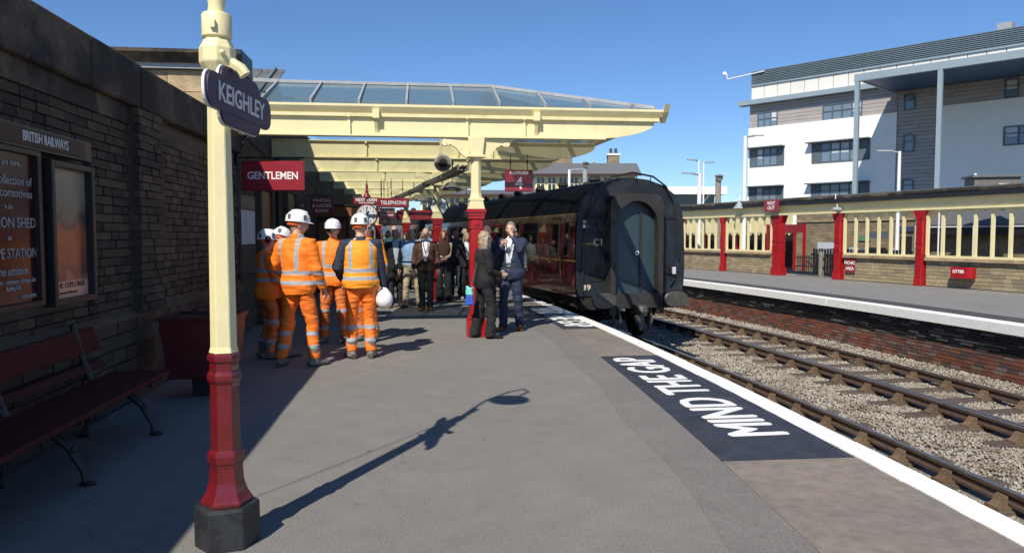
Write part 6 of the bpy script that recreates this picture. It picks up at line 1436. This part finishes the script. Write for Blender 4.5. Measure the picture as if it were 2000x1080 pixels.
person((1.2, 14.4), 175, 1.80, 'bald man in dark suit and blue shirt behind the talking pair', 1, 'brown', 'bald', top='jacket', topm=BLACKC, shirtm=BLUES, legm=BLACKC, group=GS)
person((.02, 15.8), 178, 1.76, 'balding man in brown jacket and white shirt with lanyard', 1, 'brown', 'bald', top='jacket', topm=BROWNJ, shirtm=WHITES, legm=cloth((.02, .024, .024)), shoem=BROWNSHOE, lanyard=True, group=GS, feet=((.07, .06), (-.09, -.02)))
person((-.26, 16.55), 170, 1.74, 'stout balding man in light blue shirt and beige chinos', 1, 'brown', 'bald', top='shirt', topm=BLUES, legm=TAN, shoem=BLACKSHOE, build=1.16, belt=True, feet=((.15, .12), (-.14, 0)), group=GS)
person((-.63, 16.6), 185, 1.74, 'man in open black jacket, pale blue shirt and tan shoes', 2, 'dark', 'bald', top='jacket', topm=BLACKC, shirtm=cloth((.50, .58, .70), .75), legm=BLACKC, shoem=BROWNSHOE, group=GS, head=(-20, 0), build=1.05)
person((-.70, 17.7), 180, 1.83, 'man in dark green jumper and sunglasses behind the black jacket', 1, 'brown', 'bald', top='shirt', topm=GREEN, legm=BLACKC, glasses=True, group=GS, tuck=False)
person((.46, 18.0), 180, 1.72, 'red haired woman in sleeveless brown top with folded arms', 3, 'red', 'long', top='sleeveless', topm=TOP, legm=BLACKC, flare=.04, handR=(.02, .22, 1.08), handL=(-.02, .25, 1.05), group=GS, build=1.0)
person((.80, 19.1), 175, 1.76, 'man in grey zipped fleece and jeans by the second column', 2, 'brown', 'short', top='shirt', topm=GREYF, legm=JEANS, group=GS, tuck=False, handR=(.2, .12, .95), handL=(-.2, .12, .95), shoem=cloth((.45, .43, .4)))
person((1.05, 18.6), 190, 1.66, 'young woman in black jacket and white top behind the suited woman', 3, 'blond', 'long', top='jacket', topm=BLACKC, shirtm=WHITES, legm=BLACKC, shoem=cloth((.45, .43, .4)), group=GS, build=.92)
person((1.1, 20.3), 150, 1.82, 'dark haired man glancing sideways beyond the young woman', 1, 'dark', 'short', top='shirt', topm=BLACKC, legm=JEANS, group=GS, vox=.018, head=(40, 0))
person((2.12, 17.4), 170, 1.72, 'person in grey jeans and black trainers behind the navy suit', 1, 'brown', 'short', top='shirt', topm=GREYF, legm=cloth((.22, .24, .28)), shoem=BLACKSHOE, group=GS, vox=.018, tuck=False)
# farther crowd: copies of a few base figures in other clothes
base = [person((-1.1, 23.2), 175, 1.74, 'man in dark clothes far under the canopy by the clock post', 1, 'dark', 'short', top='shirt', topm=BLACKC, legm=JEANS, vox=.02, group=GS, tuck=False),
        person((-.55, 22.2), 165, 1.66, 'woman in pale pink top far under the canopy', 3, 'brown', 'bob', top='shirt', topm=cloth((.5, .3, .3)), legm=BLACKC, vox=.02, group=GS, tuck=False),
        person((.15, 21.4), 185, 1.76, 'man in navy jacket behind the brown jacket', 1, 'brown', 'short', top='jacket', topm=NAVY, shirtm=BLUES, legm=BLACKC, vox=.02, group=GS)]
extra = [(-.85, 24.5, 0, GREYF, 160, 'person in grey behind the man in dark clothes'), (-.1, 24.0, 0, cloth((.3, .3, .32)), 200, 'person in pale grey deep in the crowd'), (.55, 22.8, 1, cloth((.06, .05, .05)), 170, 'woman in dark brown behind the red haired woman'), (-.35, 26.0, 0, NAVY, 180, 'person in navy at the back of the crowd'), (.35, 25.2, 2, GREYF, 175, 'man in grey jacket at the back of the crowd'), (-1.35, 25.6, 1, cloth((.12, .02, .03)), 190, 'woman in maroon at the back of the crowd'), (-1.6, 22.9, 0, cloth((.02, .04, .06)), 120, 'person in dark blue turned to the clock post'), (.95, 23.6, 0, BLACKC, 185, 'person in black near the coach side'), (-.6, 27.5, 2, BLACKC, 170, 'man in black jacket farthest back in the crowd'), (1.6, 21.5, 1, cloth((.35, .36, .4)), 180, 'woman in pale blue grey beside the coach windows')]
for x, y, bi, m, f, lab in extra:
    c = copy_tree(base[bi]); c.location = (x, y, 0); c.rotation_euler = (0, 0, R(f)); c['label'] = lab; sc_ = random.uniform(.96, 1.03); c.scale = (sc_, sc_, sc_)
    for ch in c.children:
        if ch.name.startswith(('shirt', 'jacket')) and not (bi == 2 and ch.name.startswith('shirt')):
            ch.material_slots[0].link = 'OBJECT'; ch.material_slots[0].material = m
bpy.data.scenes.remove(TMP)
